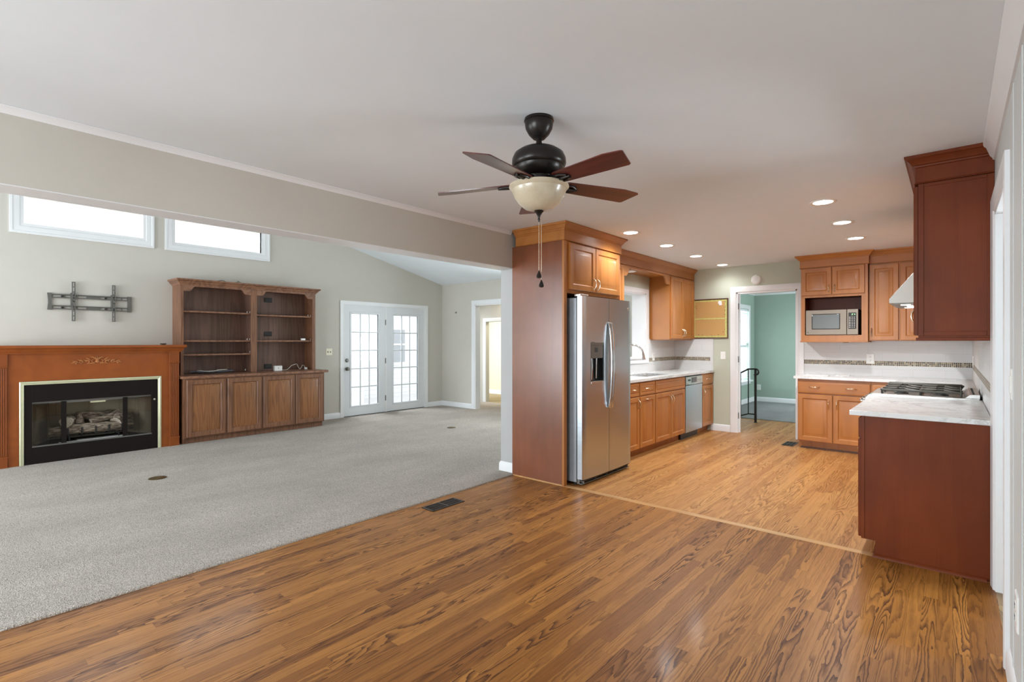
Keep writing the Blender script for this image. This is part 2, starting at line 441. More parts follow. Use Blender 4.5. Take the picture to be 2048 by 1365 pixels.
# ------------------------------------------------------------------ mesh helpers
class MB:
    def __init__(s):
        s.v = []; s.f = []

    def add(s, vs, fs):
        k = len(s.v); s.v += [tuple(p) for p in vs]; s.f += [tuple(i+k for i in f) for f in fs]; return s

    def box(s, x0, y0, z0, x1, y1, z1):
        x0, x1 = min(x0, x1), max(x0, x1); y0, y1 = min(y0, y1), max(y0, y1); z0, z1 = min(z0, z1), max(z0, z1)
        vs = [(x, y, z) for x in (x0, x1) for y in (y0, y1) for z in (z0, z1)]
        return s.add(vs, [(0, 1, 3, 2), (4, 6, 7, 5), (0, 4, 5, 1), (2, 3, 7, 6), (0, 2, 6, 4), (1, 5, 7, 3)])

    def prism(s, poly, axis, a0, a1):
        def P(p, a):
            if axis == 'x': return (a, p[0], p[1])
            if axis == 'y': return (p[0], a, p[1])
            return (p[0], p[1], a)
        n = len(poly)
        vs = [P(p, a0) for p in poly] + [P(p, a1) for p in poly]
        fs = [tuple(range(n)), tuple(range(2*n-1, n-1, -1))] + [(i, (i+1) % n, n+(i+1) % n, n+i) for i in range(n)]
        return s.add(vs, fs)

    def lathe(s, prof, c=(0, 0, 0), seg=32, axis='z'):
        vs, rows = [], []
        def P(r, h, a):
            x, y = r*math.cos(a), r*math.sin(a)
            if axis == 'z': q = (x, y, h)
            elif axis == 'y': q = (x, h, y)
            else: q = (h, x, y)
            return (q[0]+c[0], q[1]+c[1], q[2]+c[2])
        for r, h in prof:
            if r <= 1e-6:
                rows.append([len(vs)]); vs.append(P(0, h, 0))
            else:
                rows.append(list(range(len(vs), len(vs)+seg)))
                vs += [P(r, h, 2*PI*k/seg) for k in range(seg)]
        fs = []
        for a, b in zip(rows, rows[1:]):
            if len(a) == 1 and len(b) == 1: continue
            for k in range(seg):
                k2 = (k+1) % seg
                if len(a) == 1: fs.append((a[0], b[k], b[k2]))
                elif len(b) == 1: fs.append((a[k], b[0], a[k2]))
                else: fs.append((a[k], b[k], b[k2], a[k2]))
        if len(rows[0]) > 1: fs.append(tuple(rows[0]))
        if len(rows[-1]) > 1: fs.append(tuple(rows[-1]))
        return s.add(vs, fs)

    def tube(s, path, r, seg=8, closed=False):
        pts = [Vector(p) for p in path]; n = len(pts)
        rs = r if isinstance(r, (list, tuple)) else [r]*n
        vs, fs = [], []
        up = None
        for i, p in enumerate(pts):
            if closed: t = pts[(i+1) % n] - pts[i-1]
            else: t = pts[min(i+1, n-1)] - pts[max(i-1, 0)]
            t = t.normalized() if t.length > 1e-9 else Vector((0, 0, 1))
            if up is None:
                up = Vector((0, 0, 1)) if abs(t.z) < 0.9 else Vector((1, 0, 0))
            u = up - t*up.dot(t)
            if u.length < 1e-4: u = t.orthogonal()
            u.normalize(); w = t.cross(u); up = u
            for k in range(seg):
                a = 2*PI*k/seg
                vs.append(tuple(p + (u*math.cos(a) + w*math.sin(a))*rs[i]))
        m = n if closed else n-1
        for i in range(m):
            for k in range(seg):
                a, b = i*seg, ((i+1) % n)*seg; k2 = (k+1) % seg
                fs.append((a+k, a+k2, b+k2, b+k))
        if not closed:
            fs.append(tuple(range(seg-1, -1, -1))); fs.append(tuple((n-1)*seg+k for k in range(seg)))
        return s.add(vs, fs)

    def sweep(s, path, prof, fn):
        """Mitred moulding: path of (a, b), profile of (offset to the right of the path, height), fn(a, b, height) -> xyz."""
        n = len(path); m = len(prof); vs, fs = [], []
        for i, p in enumerate(path):
            d0 = d1 = None
            if i > 0: d0 = Vector((p[0]-path[i-1][0], p[1]-path[i-1][1])).normalized()
            if i < n-1: d1 = Vector((path[i+1][0]-p[0], path[i+1][1]-p[1])).normalized()
            if d0 is None: d0 = d1
            if d1 is None: d1 = d0
            n0, n1 = Vector((d0.y, -d0.x)), Vector((d1.y, -d1.x))
            mt = n0 + n1; mt = mt / max(1e-6, mt.dot(n0))
            for o, h in prof:
                vs.append(fn(p[0]+mt.x*o, p[1]+mt.y*o, h))
        for i in range(n-1):
            for k in range(m):
                k2 = (k+1) % m
                fs.append((i*m+k, i*m+k2, (i+1)*m+k2, (i+1)*m+k))
        fs.append(tuple(range(m))); fs.append(tuple((n-1)*m+k for k in range(m-1, -1, -1)))
        return s.add(vs, fs)

    def raised(s, x0, z0, x1, z1, rings, y=0.0):
        """Panel facing -Y: concentric rectangles (inset, depth in front of y)."""
        vs, fs = [], []
        for ins, dep in rings:
            a, b, c, d = x0+ins, z0+ins, x1-ins, z1-ins
            vs += [(a, y-dep, b), (c, y-dep, b), (c, y-dep, d), (a, y-dep, d)]
        for i in range(len(rings)-1):
            for k in range(4):
                k2 = (k+1) % 4
                fs.append((i*4+k, i*4+k2, (i+1)*4+k2, (i+1)*4+k))
        q = (len(rings)-1)*4
        fs.append((q, q+1, q+2, q+3)); fs.append((3, 2, 1, 0))
        return s.add(vs, fs)

    def build(s, name, mat, parent=None, bevel=0.0, smooth=True, loc=None, angle=35):
        me = bpy.data.meshes.new(name); me.from_pydata(s.v, [], s.f); me.validate()
        import bmesh
        bm = bmesh.new(); bm.from_mesh(me); bmesh.ops.recalc_face_normals(bm, faces=bm.faces); bm.to_mesh(me); bm.free()
        if smooth:
            me.polygons.foreach_set('use_smooth', [True]*len(me.polygons))
            me.set_sharp_from_angle(angle=math.radians(angle))
        o = bpy.data.objects.new(name, me); COL.objects.link(o)
        me.materials.append(M[mat] if isinstance(mat, str) else mat)
        if parent is not None: o.parent = parent
        if loc is not None: o.location = loc
        if bevel:
            b = o.modifiers.new('edge', 'BEVEL'); b.width = bevel; b.segments = 2; b.limit_method = 'ANGLE'; b.harden_normals = True
        return o


def tag(o, label, cat, group=None, kind=None):
    o['label'] = label; o['category'] = cat
    if group: o['group'] = group
    if kind: o['kind'] = kind
    return o


def thing(name, label, cat, loc=(0, 0, 0), rz=0.0, group=None, kind=None):
    o = bpy.data.objects.new(name, None); COL.objects.link(o); o.empty_display_size = 0.1
    o.location = loc; o.rotation_euler = (0, 0, rz)
    return tag(o, label, cat, group, kind)


def struct(name, mb, mat, label, cat='wall', bevel=0.0, parent=None):
    o = mb.build(name, mat, parent, bevel=bevel)
    return tag(o, label, cat, kind='structure') if parent is None else o


def holes_wall(mb, axis, c0, c1, a0, a1, z0, z1, holes):
    """Wall slab between c0 and c1 across `axis`, spanning a0..a1 and z0..z1, minus the holes (a0, a1, z0, z1)."""
    As = sorted({a0, a1, *[h[0] for h in holes], *[h[1] for h in holes]})
    for p, q in zip(As, As[1:]):
        if q <= a0 or p >= a1: continue
        mid = (p+q)/2
        hs = sorted([h for h in holes if h[0] < mid < h[1]], key=lambda h: h[2])
        z = z0
        for h in hs + [(0, 0, z1, z1)]:
            if h[2] > z + 1e-6:
                if axis == 'x': mb.box(c0, p, z, c1, q, h[2])
                else: mb.box(p, c0, z, q, c1, h[2])
            z = max(z, h[3])
    return mb


# ------------------------------------------------------------------ the setting
XL, XR = -8.08, 0.178        # living-room gable wall, range wall
XB0, XB1 = -3.55, -3.36      # beam wall, two faces
YB, YE, YF = -2.8, 7.15, 7.87
CZ = 0.012                   # carpet top

struct('floor', MB().box(-3.4, YB, -0.06, XR, 3.905, 0), 'floor', 'brown oak strip floor with bold grain in front of the peninsula', 'floor')
struct('floor_kitchen', MB().box(-3.4, 3.965, -0.06, XR+0.1, YF, 0).box(-2.41, YF, -0.06, -1.615, YF+0.11, 0),
       'floor_k', 'paler yellow oak strip floor between the kitchen cabinet runs', 'floor')
struct('trim_1', MB().box(-3.33, 3.905, -0.05, XR, 3.965, 0.0015), 'strip', 'single oak header board crossing the floor beside the fridge cabinet', 'floor strip')
struct('floor_threshold', MB().box(XR, 2.3, -0.06, 1.5, 3.965, 0.0).box(XR+0.12, 3.965, -0.06, 1.5, 5.0, 0.0), 'floor_s', 'grey-brown oak boards inside the doorway beside the peninsula', 'floor')

e = [(-3.345, 0.0)]
for k in range(7):
    a = PI/2*k/6
    e.append((-3.357+0.012*math.cos(a), 0.0+CZ*math.sin(a)))
mb = MB().prism(e + [(-5.0, CZ), (-5.0, -0.05), (-3.345, -0.05)], 'y', YB, 3.945)
mb.box(XL, YB, -0.05, -5.0, YE+0.06, CZ).box(-5.0, 3.945, -0.05, XB0, YE+0.06, CZ).box(XB0, 3.945, -0.05, -3.40, 3.96, CZ)
struct('floor_carpet', mb, 'carpet', 'beige wall-to-wall carpet of the living room', 'carpet')

# living room gable wall with two clerestory openings and the French door opening
W1 = (0.80, 1.942, 2.705, 3.03); W2 = (2.308, 3.467, 2.705, 3.03); FD = (4.86, 6.70, -0.1, 2.0)
struct('wall_gable', holes_wall(MB(), 'x', XL-0.15, XL, YB, YE+0.15, -0.05, 3.95, [W1, W2, FD]), 'wall',
       'tall greige gable wall behind fireplace and bookcase', 'wall')
DE = (-7.11, -6.28, -0.4, 2.06)
struct('wall_end', holes_wall(MB(), 'y', YE, YE+0.12, XL, XB0, -0.35, 3.0, [DE, (-5.8, -4.2, 0.85, 2.2)]), 'wall', 'greige end wall with the white-cased hall doorway', 'wall')
PT = (5.42, 6.865, 1.10, 2.03)
mb = MB().box(XB0, YB, 2.085, XB1, 3.95, 3.95)
struct('wall_beam', mb, 'wall', 'long greige header beam between living room and dining area', 'beam')
struct('wall_post', MB().box(XB0, 3.95, -0.05, XB1, 4.3, 3.95), 'post', 'pale grey end of the wall beside the refrigerator cabinet', 'wall')
mb = holes_wall(MB(), 'x', XB0, XB1, 4.3, YF, -0.05, 3.95, [PT])
struct('wall_sink', mb, 'wall_kitchen', 'sage wall behind the sink run with the white pass-through', 'wall')
DF = (-2.41, -1.615, -0.1, 2.06)
struct('wall_far', holes_wall(MB(), 'y', YF, YF+0.11, XB0, XR+0.12, -0.05, 2.6, [DF]), 'wall_kitchen', 'pale sage kitchen wall around the green room doorway', 'wall')
DR = (3.0, 3.80, -0.1, 2.05)
struct('wall_right', holes_wall(MB(), 'x', XR, XR+0.12, YB, YF, -0.05, 2.6, [DR]), 'wall_right', 'white panelled wall beside the peninsula end', 'wall')
struct('wall_back', holes_wall(MB(), 'y', YB-0.15, YB, XL, XR+0.12, -0.05, 3.95,
       [(-3.25, -0.85, 0.4, 2.25), (-7.9, -4.9, 0.3, 2.3)]), 'wall', 'wall behind the viewer with two wide window openings', 'wall')
struct('ceiling', MB().box(XB0+0.06, YB, H, XR+0.12, YF, H+0.15), 'ceiling', 'flat white kitchen and dining ceiling', 'ceiling')
def vz(y):
    return 2.51 + 0.231*(7.16-y) if y > 2.17 else 2.51 + 0.231*(7.16-2.17) - 0.231*(2.17-y)
mb = MB().prism([(y, vz(y)) for y in (YB-0.1, 2.17, YE+0.1)] + [(y, vz(y)+0.15) for y in (YE+0.1, 2.17, YB-0.1)], 'x', XL-0.1, XB0+0.05)
struct('ceiling_vault', mb, 'ceiling', 'sloping white vaulted ceiling of the living room', 'ceiling')

# post end panels (white-painted end of the wall) and its baseboard
BASE = [(0, 0), (0.014, 0), (0.014, 0.075), (0.009, 0.09), (0.004, 0.098), (0, 0.1)]
def base_run(name, path, label, z=0.0, mat='white', parent=None):
    return struct(name, MB().sweep(path, BASE, lambda a, b, h: (a, b, z+h)), mat, label, 'baseboard')
base_run('baseboard_post', [(XB0, 5.4), (XB0, 3.95), (XB1, 3.95), (XB1, 3.97)][::-1][0:4][::-1] if False else [(XB0, 5.4), (XB0, 3.95), (-3.372, 3.95)], 'white baseboard around the foot of the wall post', CZ-0.004)
base_run('baseboard_gable', [(XL, 4.22), (XL, 4.80)], 'short white baseboard between bookcase and French doors', CZ-0.004)
base_run('baseboard_corner', [(XL, 6.762), (XL, YE), (-7.196, YE)], 'white baseboard turning the living room corner to the hall doorway', CZ-0.004)
base_run('baseboard_far', [(-2.78, YF), (-2.498, YF)], 'white baseboard beside the green room doorway under the light switch')
base_run('baseboard_right', [(XR, 2.905), (XR, YB)], 'white baseboard on the panelled wall nearest the viewer')
CASE = [(0, 0), (0.085, 0), (0.085, 0.016), (0.07, 0.02), (0.02, 0.013), (0.008, 0.013), (0, 0.006)]

def casing(name, fn, a0, a1, ztop, label, zbot=0.0, four=False, prof=CASE, mat='white'):
    """Door or window casing in a wall plane: fn(a, z, out)."""
    mb = MB()
    if four:
        path = [(a0, zbot), (a0, ztop), (a1, ztop), (a1, zbot)]
        pts = path + [path[0]]
        # closed frame: three mitred sides and a sill side
        mb.sweep([(a0, zbot), (a0, ztop), (a1, ztop), (a1, zbot), (a0, zbot)], [(-o, h) for o, h in prof], fn)
        o = prof[1][0]
        mb.box(*fn(a0-o, zbot-o, 0.0), *fn(a1+o, zbot+0.002, 0.014))
    else:
        mb.sweep([(a0, zbot), (a0, ztop), (a1, ztop), (a1, zbot)], [(-o, h) for o, h in prof], fn)
    return struct(name, mb, mat, label, 'casing')

gx = lambda a, z, h: (XL+h, a, z)
casing('trim_2', gx, FD[0]-0.0, FD[1]+0.0, FD[3], 'white casing around the French doors', CZ-0.005, prof=[(0, 0), (0.06, 0), (0.06, 0.018), (0.045, 0.018), (0, 0.012)])
ey = lambda a, z, h: (a, YE-h, z)
casing('trim_3', ey, DE[0], DE[1], DE[3], 'white casing around the hall doorway', CZ-0.005)
fy = lambda a, z, h: (a, YF-h, z)
casing('trim_4', fy, DF[0], DF[1], DF[3], 'white casing around the green room doorway')
sx = lambda a, z, h: (XB1+h, a, z)
casing('trim_5', sx, PT[0], PT[1], PT[3], 'white frame of the pass-through above the sink', PT[2], four=True, prof=[(0, 0), (0.065, 0), (0.065, 0.02), (0.05, 0.02), (0, 0.012)])
rx = lambda a, z, h: (XR-h, a, z)
casing('trim_6', rx, DR[0], DR[1], DR[3], 'white casing of the doorway beside the peninsula')
# door linings
struct('trim_7', MB().box(DR[0]-0.001, 0, 0, DR[0], 0, 0) if False else
       MB().box(XR-0.004, DR[1]-0.018, 0, XR+0.125, DR[1]+0.001, DR[3]).box(XR-0.004, DR[0]-0.001, 0, XR+0.125, DR[0]+0.018, DR[3]).box(XR-0.004, DR[0], DR[3]-0.018, XR+0.125, DR[1], DR[3]+0.001),
       'white', 'white jamb lining the doorway beside the peninsula', 'jamb')
mb = MB().box(DF[0]-0.001, YF-0.004, 0, DF[0]+0.018, YF+0.115, DF[3]).box(DF[1]-0.018, YF-0.004, 0, DF[1]+0.001, YF+0.115, DF[3]).box(DF[0], YF-0.004, DF[3]-0.018, DF[1], YF+0.115, DF[3]+0.001)
mb.box(DF[0]+0.018, YF+0.05, 0, DF[0]+0.03, YF+0.09, DF[3]-0.018).box(DF[1]-0.03, YF+0.05, 0, DF[1]-0.018, YF+0.09, DF[3]-0.018)
jf = struct('trim_8', mb, 'white', 'white jamb lining the green room doorway', 'jamb')
for z in (0.25, 1.08, 1.86):
    MB().box(DF[0]+0.018, YF+0.004, z-0.045, DF[0]+0.0205, YF+0.045, z+0.045).build('hinge', 'mountgrey', jf)
mb = MB().box(DE[0]-0.001, YE-0.004, 0.0, DE[0]+0.018, YE+0.125, DE[3]).box(DE[1]-0.018, YE-0.004, 0, DE[1]+0.001, YE+0.125, DE[3]).box(DE[0], YE-0.004, DE[3]-0.018, DE[1], YE+0.125, DE[3]+0.001)
struct('trim_9', mb, 'white', 'white jamb lining the hall doorway', 'jamb')
mb = MB().box(XB0-0.02, PT[0]-0.001, PT[2], XB1+0.002, PT[0]+0.015, PT[3]).box(XB0-0.02, PT[1]-0.015, PT[2], XB1+0.002, PT[1]+0.001, PT[3])
mb.box(XB0-0.02, PT[0], PT[3]-0.015, XB1+0.002, PT[1], PT[3]+0.001).box(XB0-0.02, PT[0], PT[2]-0.001, XB1+0.03, PT[1], PT[2]+0.02)
struct('trim_10', mb, 'white', 'white lining and sill of the pass-through above the sink', 'lining')
# crown mouldings
CR = [(0, -0.001), (0, -0.036), (0.006, -0.036), (0.009, -0.030), (0.022, -0.010), (0.028, -0.007), (0.028, -0.001)]
struct('trim_11', MB().sweep([(XB1, YB), (XB1, 3.885)], CR, lambda a, b, h: (a, b, H+h)), 'white', 'thin white crown moulding along the beam', 'crown moulding')
CRL = [(0, -0.001), (0, -0.105), (0.009, -0.105), (0.013, -0.092), (0.022, -0.08), (0.038, -0.032), (0.044, -0.027), (0.05, -0.016), (0.05, -0.001)]
struct('trim_12', MB().sweep([(XR, 3.855), (XR, YB)], CRL, lambda a, b, h: (a, b, H+h)), 'white', 'heavy white crown moulding on the panelled wall, ending at the brown cabinet', 'crown moulding')
# vertical battens of the panelled wall
mb = MB()
for y in (2.75, 2.42, 2.0, 1.6, 1.2):
    mb.box(XR-0.003, y-0.012, 0.1, XR+0.001, y, 2.34)
struct('trim_13', mb, 'wall_right', 'thin vertical battens on the white panelled wall', 'batten')

struct('trim_23', MB().box(XB0, YB, 2.081, XB1+0.002, 3.949, 2.0855), 'white', 'white-painted underside of the header beam', 'trim')
# green room beyond the far doorway
GX0, GX1, GY1 = -3.37, 0.9, 12.24
struct('floor_green_room', MB().box(GX0, YF+0.11, -0.06, GX1, 9.42, 0), 'floor_k', 'oak floor strip just inside the green room', 'floor')
struct('floor_green_carpet', MB().box(GX0, 9.42, -0.06, GX1, GY1, 0.01), 'carpet_grey', 'grey carpet of the green room', 'carpet')
GW = (10.95, 11.83, 0.50, 2.04)
struct('wall_green_window', holes_wall(MB(), 'x', GX0-0.12, GX0, YF+0.11, GY1+0.1, -0.05, 2.6, [GW]), 'wall_green', 'green wall holding the window with blinds', 'wall')
struct('wall_green_far', MB().box(GX0-0.12, GY1, -0.05, GX1+0.2, GY1+0.1, 2.6), 'wall_green', 'muted green wall seen straight through the far doorway', 'wall')
struct('wall_green_side', holes_wall(MB(), 'x', GX1, GX1+0.1, YF+0.11, GY1, -0.05, 2.6, [(9.4, 11.4, 0.8, 2.2)]), 'wall_green', 'hidden side wall of the green room', 'wall')
struct('ceiling_green', MB().box(GX0-0.12, YF+0.11, H, GX1+0.2, GY1+0.1, H+0.1), 'ceiling', 'white ceiling of the green room', 'ceiling')
struct('trim_14', MB().sweep([(GX0, YF+0.2), (GX0, GY1), (GX1, GY1)], [(0, -0.001), (0, -0.085), (0.012, -0.085), (0.06, -0.02), (0.07, -0.02), (0.07, -0.001)], lambda a, b, h: (a, b, H+h)), 'white', 'white crown moulding in the green room', 'crown moulding')
base_run('baseboard_green', [(GX0, YF+0.2), (GX0, GY1), (GX1, GY1)], 'white baseboard along the green walls', 0.008)
gwx = lambda a, z, h: (GX0+h, a, z)
casing('trim_15', gwx, GW[0], GW[1], GW[3], 'white casing of the green room window', GW[2], four=True)
w = tag(MB().box(GX0-0.07, GW[0], GW[2], GX0-0.062, GW[1], GW[3]).build('window_3', 'glass'), 'window pane behind the blinds in the green room', 'window', kind='structure')
MB().box(GX0-0.1, GW[0], 1.25, GX0-0.05, GW[1], 1.30).build('sash_rail', 'white', w)
MB().box(GX0-0.02, GW[0]-0.12, GW[2]-0.03, GX0+0.06, GW[1]+0.12, GW[2]).build('sill', 'white', w)
bl = thing('window_blind', 'white slatted blind half raised in the green room window', 'blind', (GX0-0.03, GW[0], 0))
MB().box(-0.02, 0.01, 1.99, 0.02, GW[1]-GW[0]-0.01, 2.035).build('head_rail', 'slats', bl)
mb = MB()
z = 0.56
while z < 1.98:
    mb.add([(-0.02, 0.015, z+0.012), (0.02, 0.015, z-0.012), (0.02, 0.865, z-0.012), (-0.02, 0.865, z+0.012),
            (-0.02, 0.015, z+0.015), (0.02, 0.015, z-0.009), (0.02, 0.865, z-0.009), (-0.02, 0.865, z+0.015)],
           [(0, 1, 2, 3), (4, 7, 6, 5), (0, 4, 5, 1), (1, 5, 6, 2), (2, 6, 7, 3), (3, 7, 4, 0)])
    z += 0.042
mb.build('slats', 'slats', bl, smooth=False)
MB().tube([(0.03, 0.08, 2.0), (0.03, 0.08, 1.2)], 0.004).build('tilt_wand', 'plastic', bl)

# hall and far bedroom beyond the living-room doorway
HZ = 0.0
struct('floor_hall', MB().box(-8.6, YE, HZ-0.05, -6.0, 8.2, HZ+0.006), 'carpet', 'carpet of the lower hall behind the doorway', 'floor')
DH = (-7.81, -6.98, HZ-0.1, 1.77)
struct('wall_hall', holes_wall(MB(), 'y', 8.2, 8.3, -8.6, -6.0, HZ, 2.5, [DH]), 'wall', 'greige hall wall with a second white-cased doorway', 'wall')
casing('trim_16', lambda a, z, h: (a, 8.2-h, z), DH[0], DH[1], DH[3], 'white casing of the second doorway down the hall', HZ)
struct('ceiling_hall', MB().box(-8.6, YE+0.12, 2.45, -6.0, 8.3, 2.55), 'ceiling', 'hall ceiling', 'ceiling')
struct('wall_hall_side', MB().box(-8.7, YE+0.12, HZ, -8.6, 8.3, 2.5).box(-6.1, YE+0.12, HZ, -6.0, 8.2, 2.5), 'wall', 'side walls closing the hall', 'wall')
struct('floor_bedroom', MB().box(-9.4, 8.2, HZ-0.05, -5.5, 9.75, HZ), 'carpet_tan', 'tan carpet of the cream room beyond the hall', 'carpet')
struct('wall_bedroom', MB().box(-9.4, 9.65, HZ, -5.5, 9.75, 2.5).box(-9.5, 8.3, HZ, -9.4, 9.75, 2.5), 'wall_cream', 'cream wall of the room beyond the hall', 'wall')
struct('ceiling_bedroom', MB().box(-9.4, 8.3, 2.45, -5.5, 9.75, 2.55), 'ceiling', 'ceiling of the cream room', 'ceiling')
base_run('baseboard_bedroom', [(-9.4, 9.65), (-5.5, 9.65)], 'white baseboard of the cream room beyond the hall', HZ)

# room beside the peninsula doorway
mb = holes_wall(MB(), 'x', 1.5, 1.6, 2.3, 5.0, -0.05, 2.6, [(4.0, 4.9, 0.9, 2.1)]).box(XR+0.12, 2.2, -0.05, 1.6, 2.3, 2.6).box(XR+0.12, 5.0, -0.05, 1.6, 5.1, 2.6)
struct('wall_side_room', mb, 'wall_right', 'walls of the small room beside the peninsula doorway', 'wall')
struct('ceiling_side_room', MB().box(XR+0.12, 2.3, H, 1.6, 5.0, H+0.1), 'ceiling', 'ceiling of the room beside the peninsula', 'ceiling')

# clerestory windows
def clerestory(n, hole, label):
    a0, a1, z0, z1 = hole
    root = thing('window_%d' % n, label, 'window', (XL, a0, z0), kind='structure')
    W_, H_ = a1-a0, z1-z0
    PRO = [(0.0, -0.06), (0.0, 0.004), (0.018, 0.008), (0.03, 0.008), (0.036, 0.014), (0.06, 0.018), (0.09, 0.018), (0.096, 0.024), (0.12, 0.024), (0.12, -0.002)]
    mb = MB().sweep([(0, H_/2), (0, H_), (W_, H_), (W_, 0), (0, 0), (0, H_/2)], [(-o, h) for o, h in PRO], lambda a, z, h: (h, a, z))
    mb.build('frame', 'white', root, angle=25)
    MB().box(-0.05, 0, 0, -0.044, W_, H_).build('pane', 'glass', root)
clerestory(1, W1, 'clerestory window above the wall bracket, nearer the viewer')
clerestory(2, W2, 'clerestory window above the dark bookcase')
# frames of the unseen windows behind the viewer, the dining one added for daylight
for k, (x0, x1, z0, z1) in enumerate([(-3.25, -0.85, 0.4, 2.25), (-7.9, -4.9, 0.3, 2.3)]):
    mb = MB().box(x0-0.08, YB-0.02, z0-0.08, x0+0.03, YB+0.02, z1+0.08).box(x1-0.03, YB-0.02, z0-0.08, x1+0.08, YB+0.02, z1+0.08)
    mb.box(x0, YB-0.02, z1-0.03, x1, YB+0.02, z1+0.08).box(x0, YB-0.02, z0-0.08, x1, YB+0.02, z0+0.03)
    for t in (1/3, 2/3):
        x = x0+(x1-x0)*t; mb.box(x-0.03, YB-0.02, z0, x+0.03, YB+0.02, z1)
    struct('window_%d' % (4+k), mb, 'white', ['added white window frame behind the viewer on the dining side', 'white window frame behind the viewer on the living room side'][k], 'window')

mb = MB()
for x in (-5.8, -5.0, -4.2): mb.box(x-0.03, YE-0.015, 0.82, x+0.03, YE+0.06, 2.23)
for z in (0.85, 1.5, 2.2): mb.box(-5.8, YE-0.012, z-0.03, -4.2, YE+0.055, z+0.03)
struct('window_6', mb, 'white', 'added unseen white window in the living room end wall behind the wall post', 'window')  # added out of view to let daylight onto the gable wall

# ------------------------------------------------------------------ French doors
def french_door(n, y0, y1, g, label, knob):
    root = thing('door_%d' % n, label, 'door', (XL, 0, 0), kind='structure')
    z0, z1 = 0.022, 1.985
    gy0, gy1, gz0, gz1 = g
    x0, x1 = -0.048, -0.006
    mb = MB().box(x0, y0, z0, x1, gy0, z1).box(x0, gy1, z0, x1, y1, z1).box(x0, gy0, z0, x1, gy1, gz0).box(x0, gy0, gz1, x1, gy1, z1)
    mb.build('leaf', 'door_white', root)
    PR = [(0, -0.02), (0, 0.0), (0.006, 0.008), (0.03, 0.01), (0.036, 0.004), (0.036, -0.02)]
    MB().sweep([(gy0, (gz0+gz1)/2), (gy0, gz1), (gy1, gz1), (gy1, gz0), (gy0, gz0), (gy0, (gz0+gz1)/2)], [(-o, h) for o, h in PR], lambda a, z, h: (x1+h, a, z)).build('glazing_frame', 'door_white', root)
    MB().box(-0.03, gy0, gz0, -0.026, gy1, gz1).build('pane', 'glass', root)
    mb = MB(); bw = 0.011
    for k in (1, 2):
        y = gy0+(gy1-gy0)*k/3; mb.box(-0.024, y-bw, gz0, -0.008, y+bw, gz1)
    for k in range(1, 5):
        z = gz0+(gz1-gz0)*k/5; mb.box(-0.0235, gy0, z-bw, -0.0085, gy1, z+bw)
    mb.build('muntin_grille', 'door_white', root, bevel=0.003)
    if knob:
        for z, r, l in ((0.858, 0.030, 0.055), (1.007, 0.028, 0.02)):
            prof = [(0, -0.007), (0.034, -0.007), (0.034, 0.002), (0.026, 0.006)]
            if l > 0.03: prof += [(0.012, 0.008), (0.012, 0.028), (r-0.004, 0.034), (r, 0.045), (r-0.006, l), (0, l+0.003)]
            else: prof += [(0.024, 0.016), (0, 0.018)]
            MB().lathe(prof, (0, y0+0.058, z), 24, 'x').build('door_knob' if l > 0.03 else 'deadbolt', 'mountgrey', root)
    return root
d1 = french_door(1, 4.88, 5.745, (5.03, 5.585, 0.20, 1.835), 'white French door leaf with dark knob and deadbolt', True)
d2 = french_door(2, 5.775, 6.68, (5.935, 6.51, 0.175, 1.835), 'white French door leaf without a knob, nearest the room corner', False)
for z in (0.28, 0.98, 1.70):
    MB().box(-0.006, 5.742, z-0.05, 0.004, 5.756, z+0.05).build('hinge', 'mountgrey', d2)
mb = MB().box(XL-0.14, 4.86, 0.0, XL-0.001, 4.88, 2.0).box(XL-0.14, 6.68, 0.0, XL-0.001, 6.70, 2.0).box(XL-0.14, 4.88, 1.985, XL-0.001, 6.68, 2.0).box(XL-0.14, 5.746, 0.0, XL-0.004, 5.774, 1.985)
struct('trim_17', mb, 'white', 'white jamb and centre post of the French doors', 'jamb')
struct('trim_18', MB().box(XL-0.14, 4.88, -0.02, XL+0.0, 6.68, 0.018), 'black', 'dark threshold under the French doors', 'threshold')

# neighbouring house outside the doors
nh = thing('neighbouring_house', 'white sided house wall outside the French doors', 'house', (-13.0, 0, 0))
MB().box(-0.3, -3, -0.6, 0, 8.45, 6.5).build('siding_wall', 'siding', nh)
MB().box(-2.4, 8.45, -0.6, -2.1, 26, 6.5).box(-2.1, 8.3, -0.6, -0.3, 8.45, 6.5).build('recessed_siding_wall', 'siding', nh)
MB().box(-0.02, 8.36, -0.6, 0.03, 8.47, 6.5).build('corner_board', 'white', nh)
fr = MB().box(-2.1, 10.85, 0.5, -2.02, 11.6, 1.85).build('window_frame', 'white', nh)
MB().box(-2.03, 10.95, 0.6, -2.0, 11.5, 1.75).build('pane', 'house_glass', fr)
MB().box(-2.0, 10.9, 1.2, -1.98, 11.55, 1.26).build('meeting_rail', 'white', fr)
struct('ground_patio', MB().box(-30, -10, -0.7, XL-0.15, 30, -0.6), 'grass', 'pale ground outside the French doors', 'ground')


# ------------------------------------------------------------------ small parts
def bow_pull(parent, x, z, y, length=0.1, vertical=True, out=0.03, r=0.0048, name='handle', mat='nickel'):
    pts = []
    n = 12
    for k in range(n+1):
        t = k/n; a = (t-0.5)*length
        o = out*min(1.0, math.sin(PI*t)**0.55) if 0 < t < 1 else 0
        pts.append((x, y-o, z+a) if vertical else (x+a, y-o, z))
    rr = [r*1.5]+[r]*(n-1)+[r*1.5]
    return MB().tube(pts, rr, 8).build(name, mat, parent)


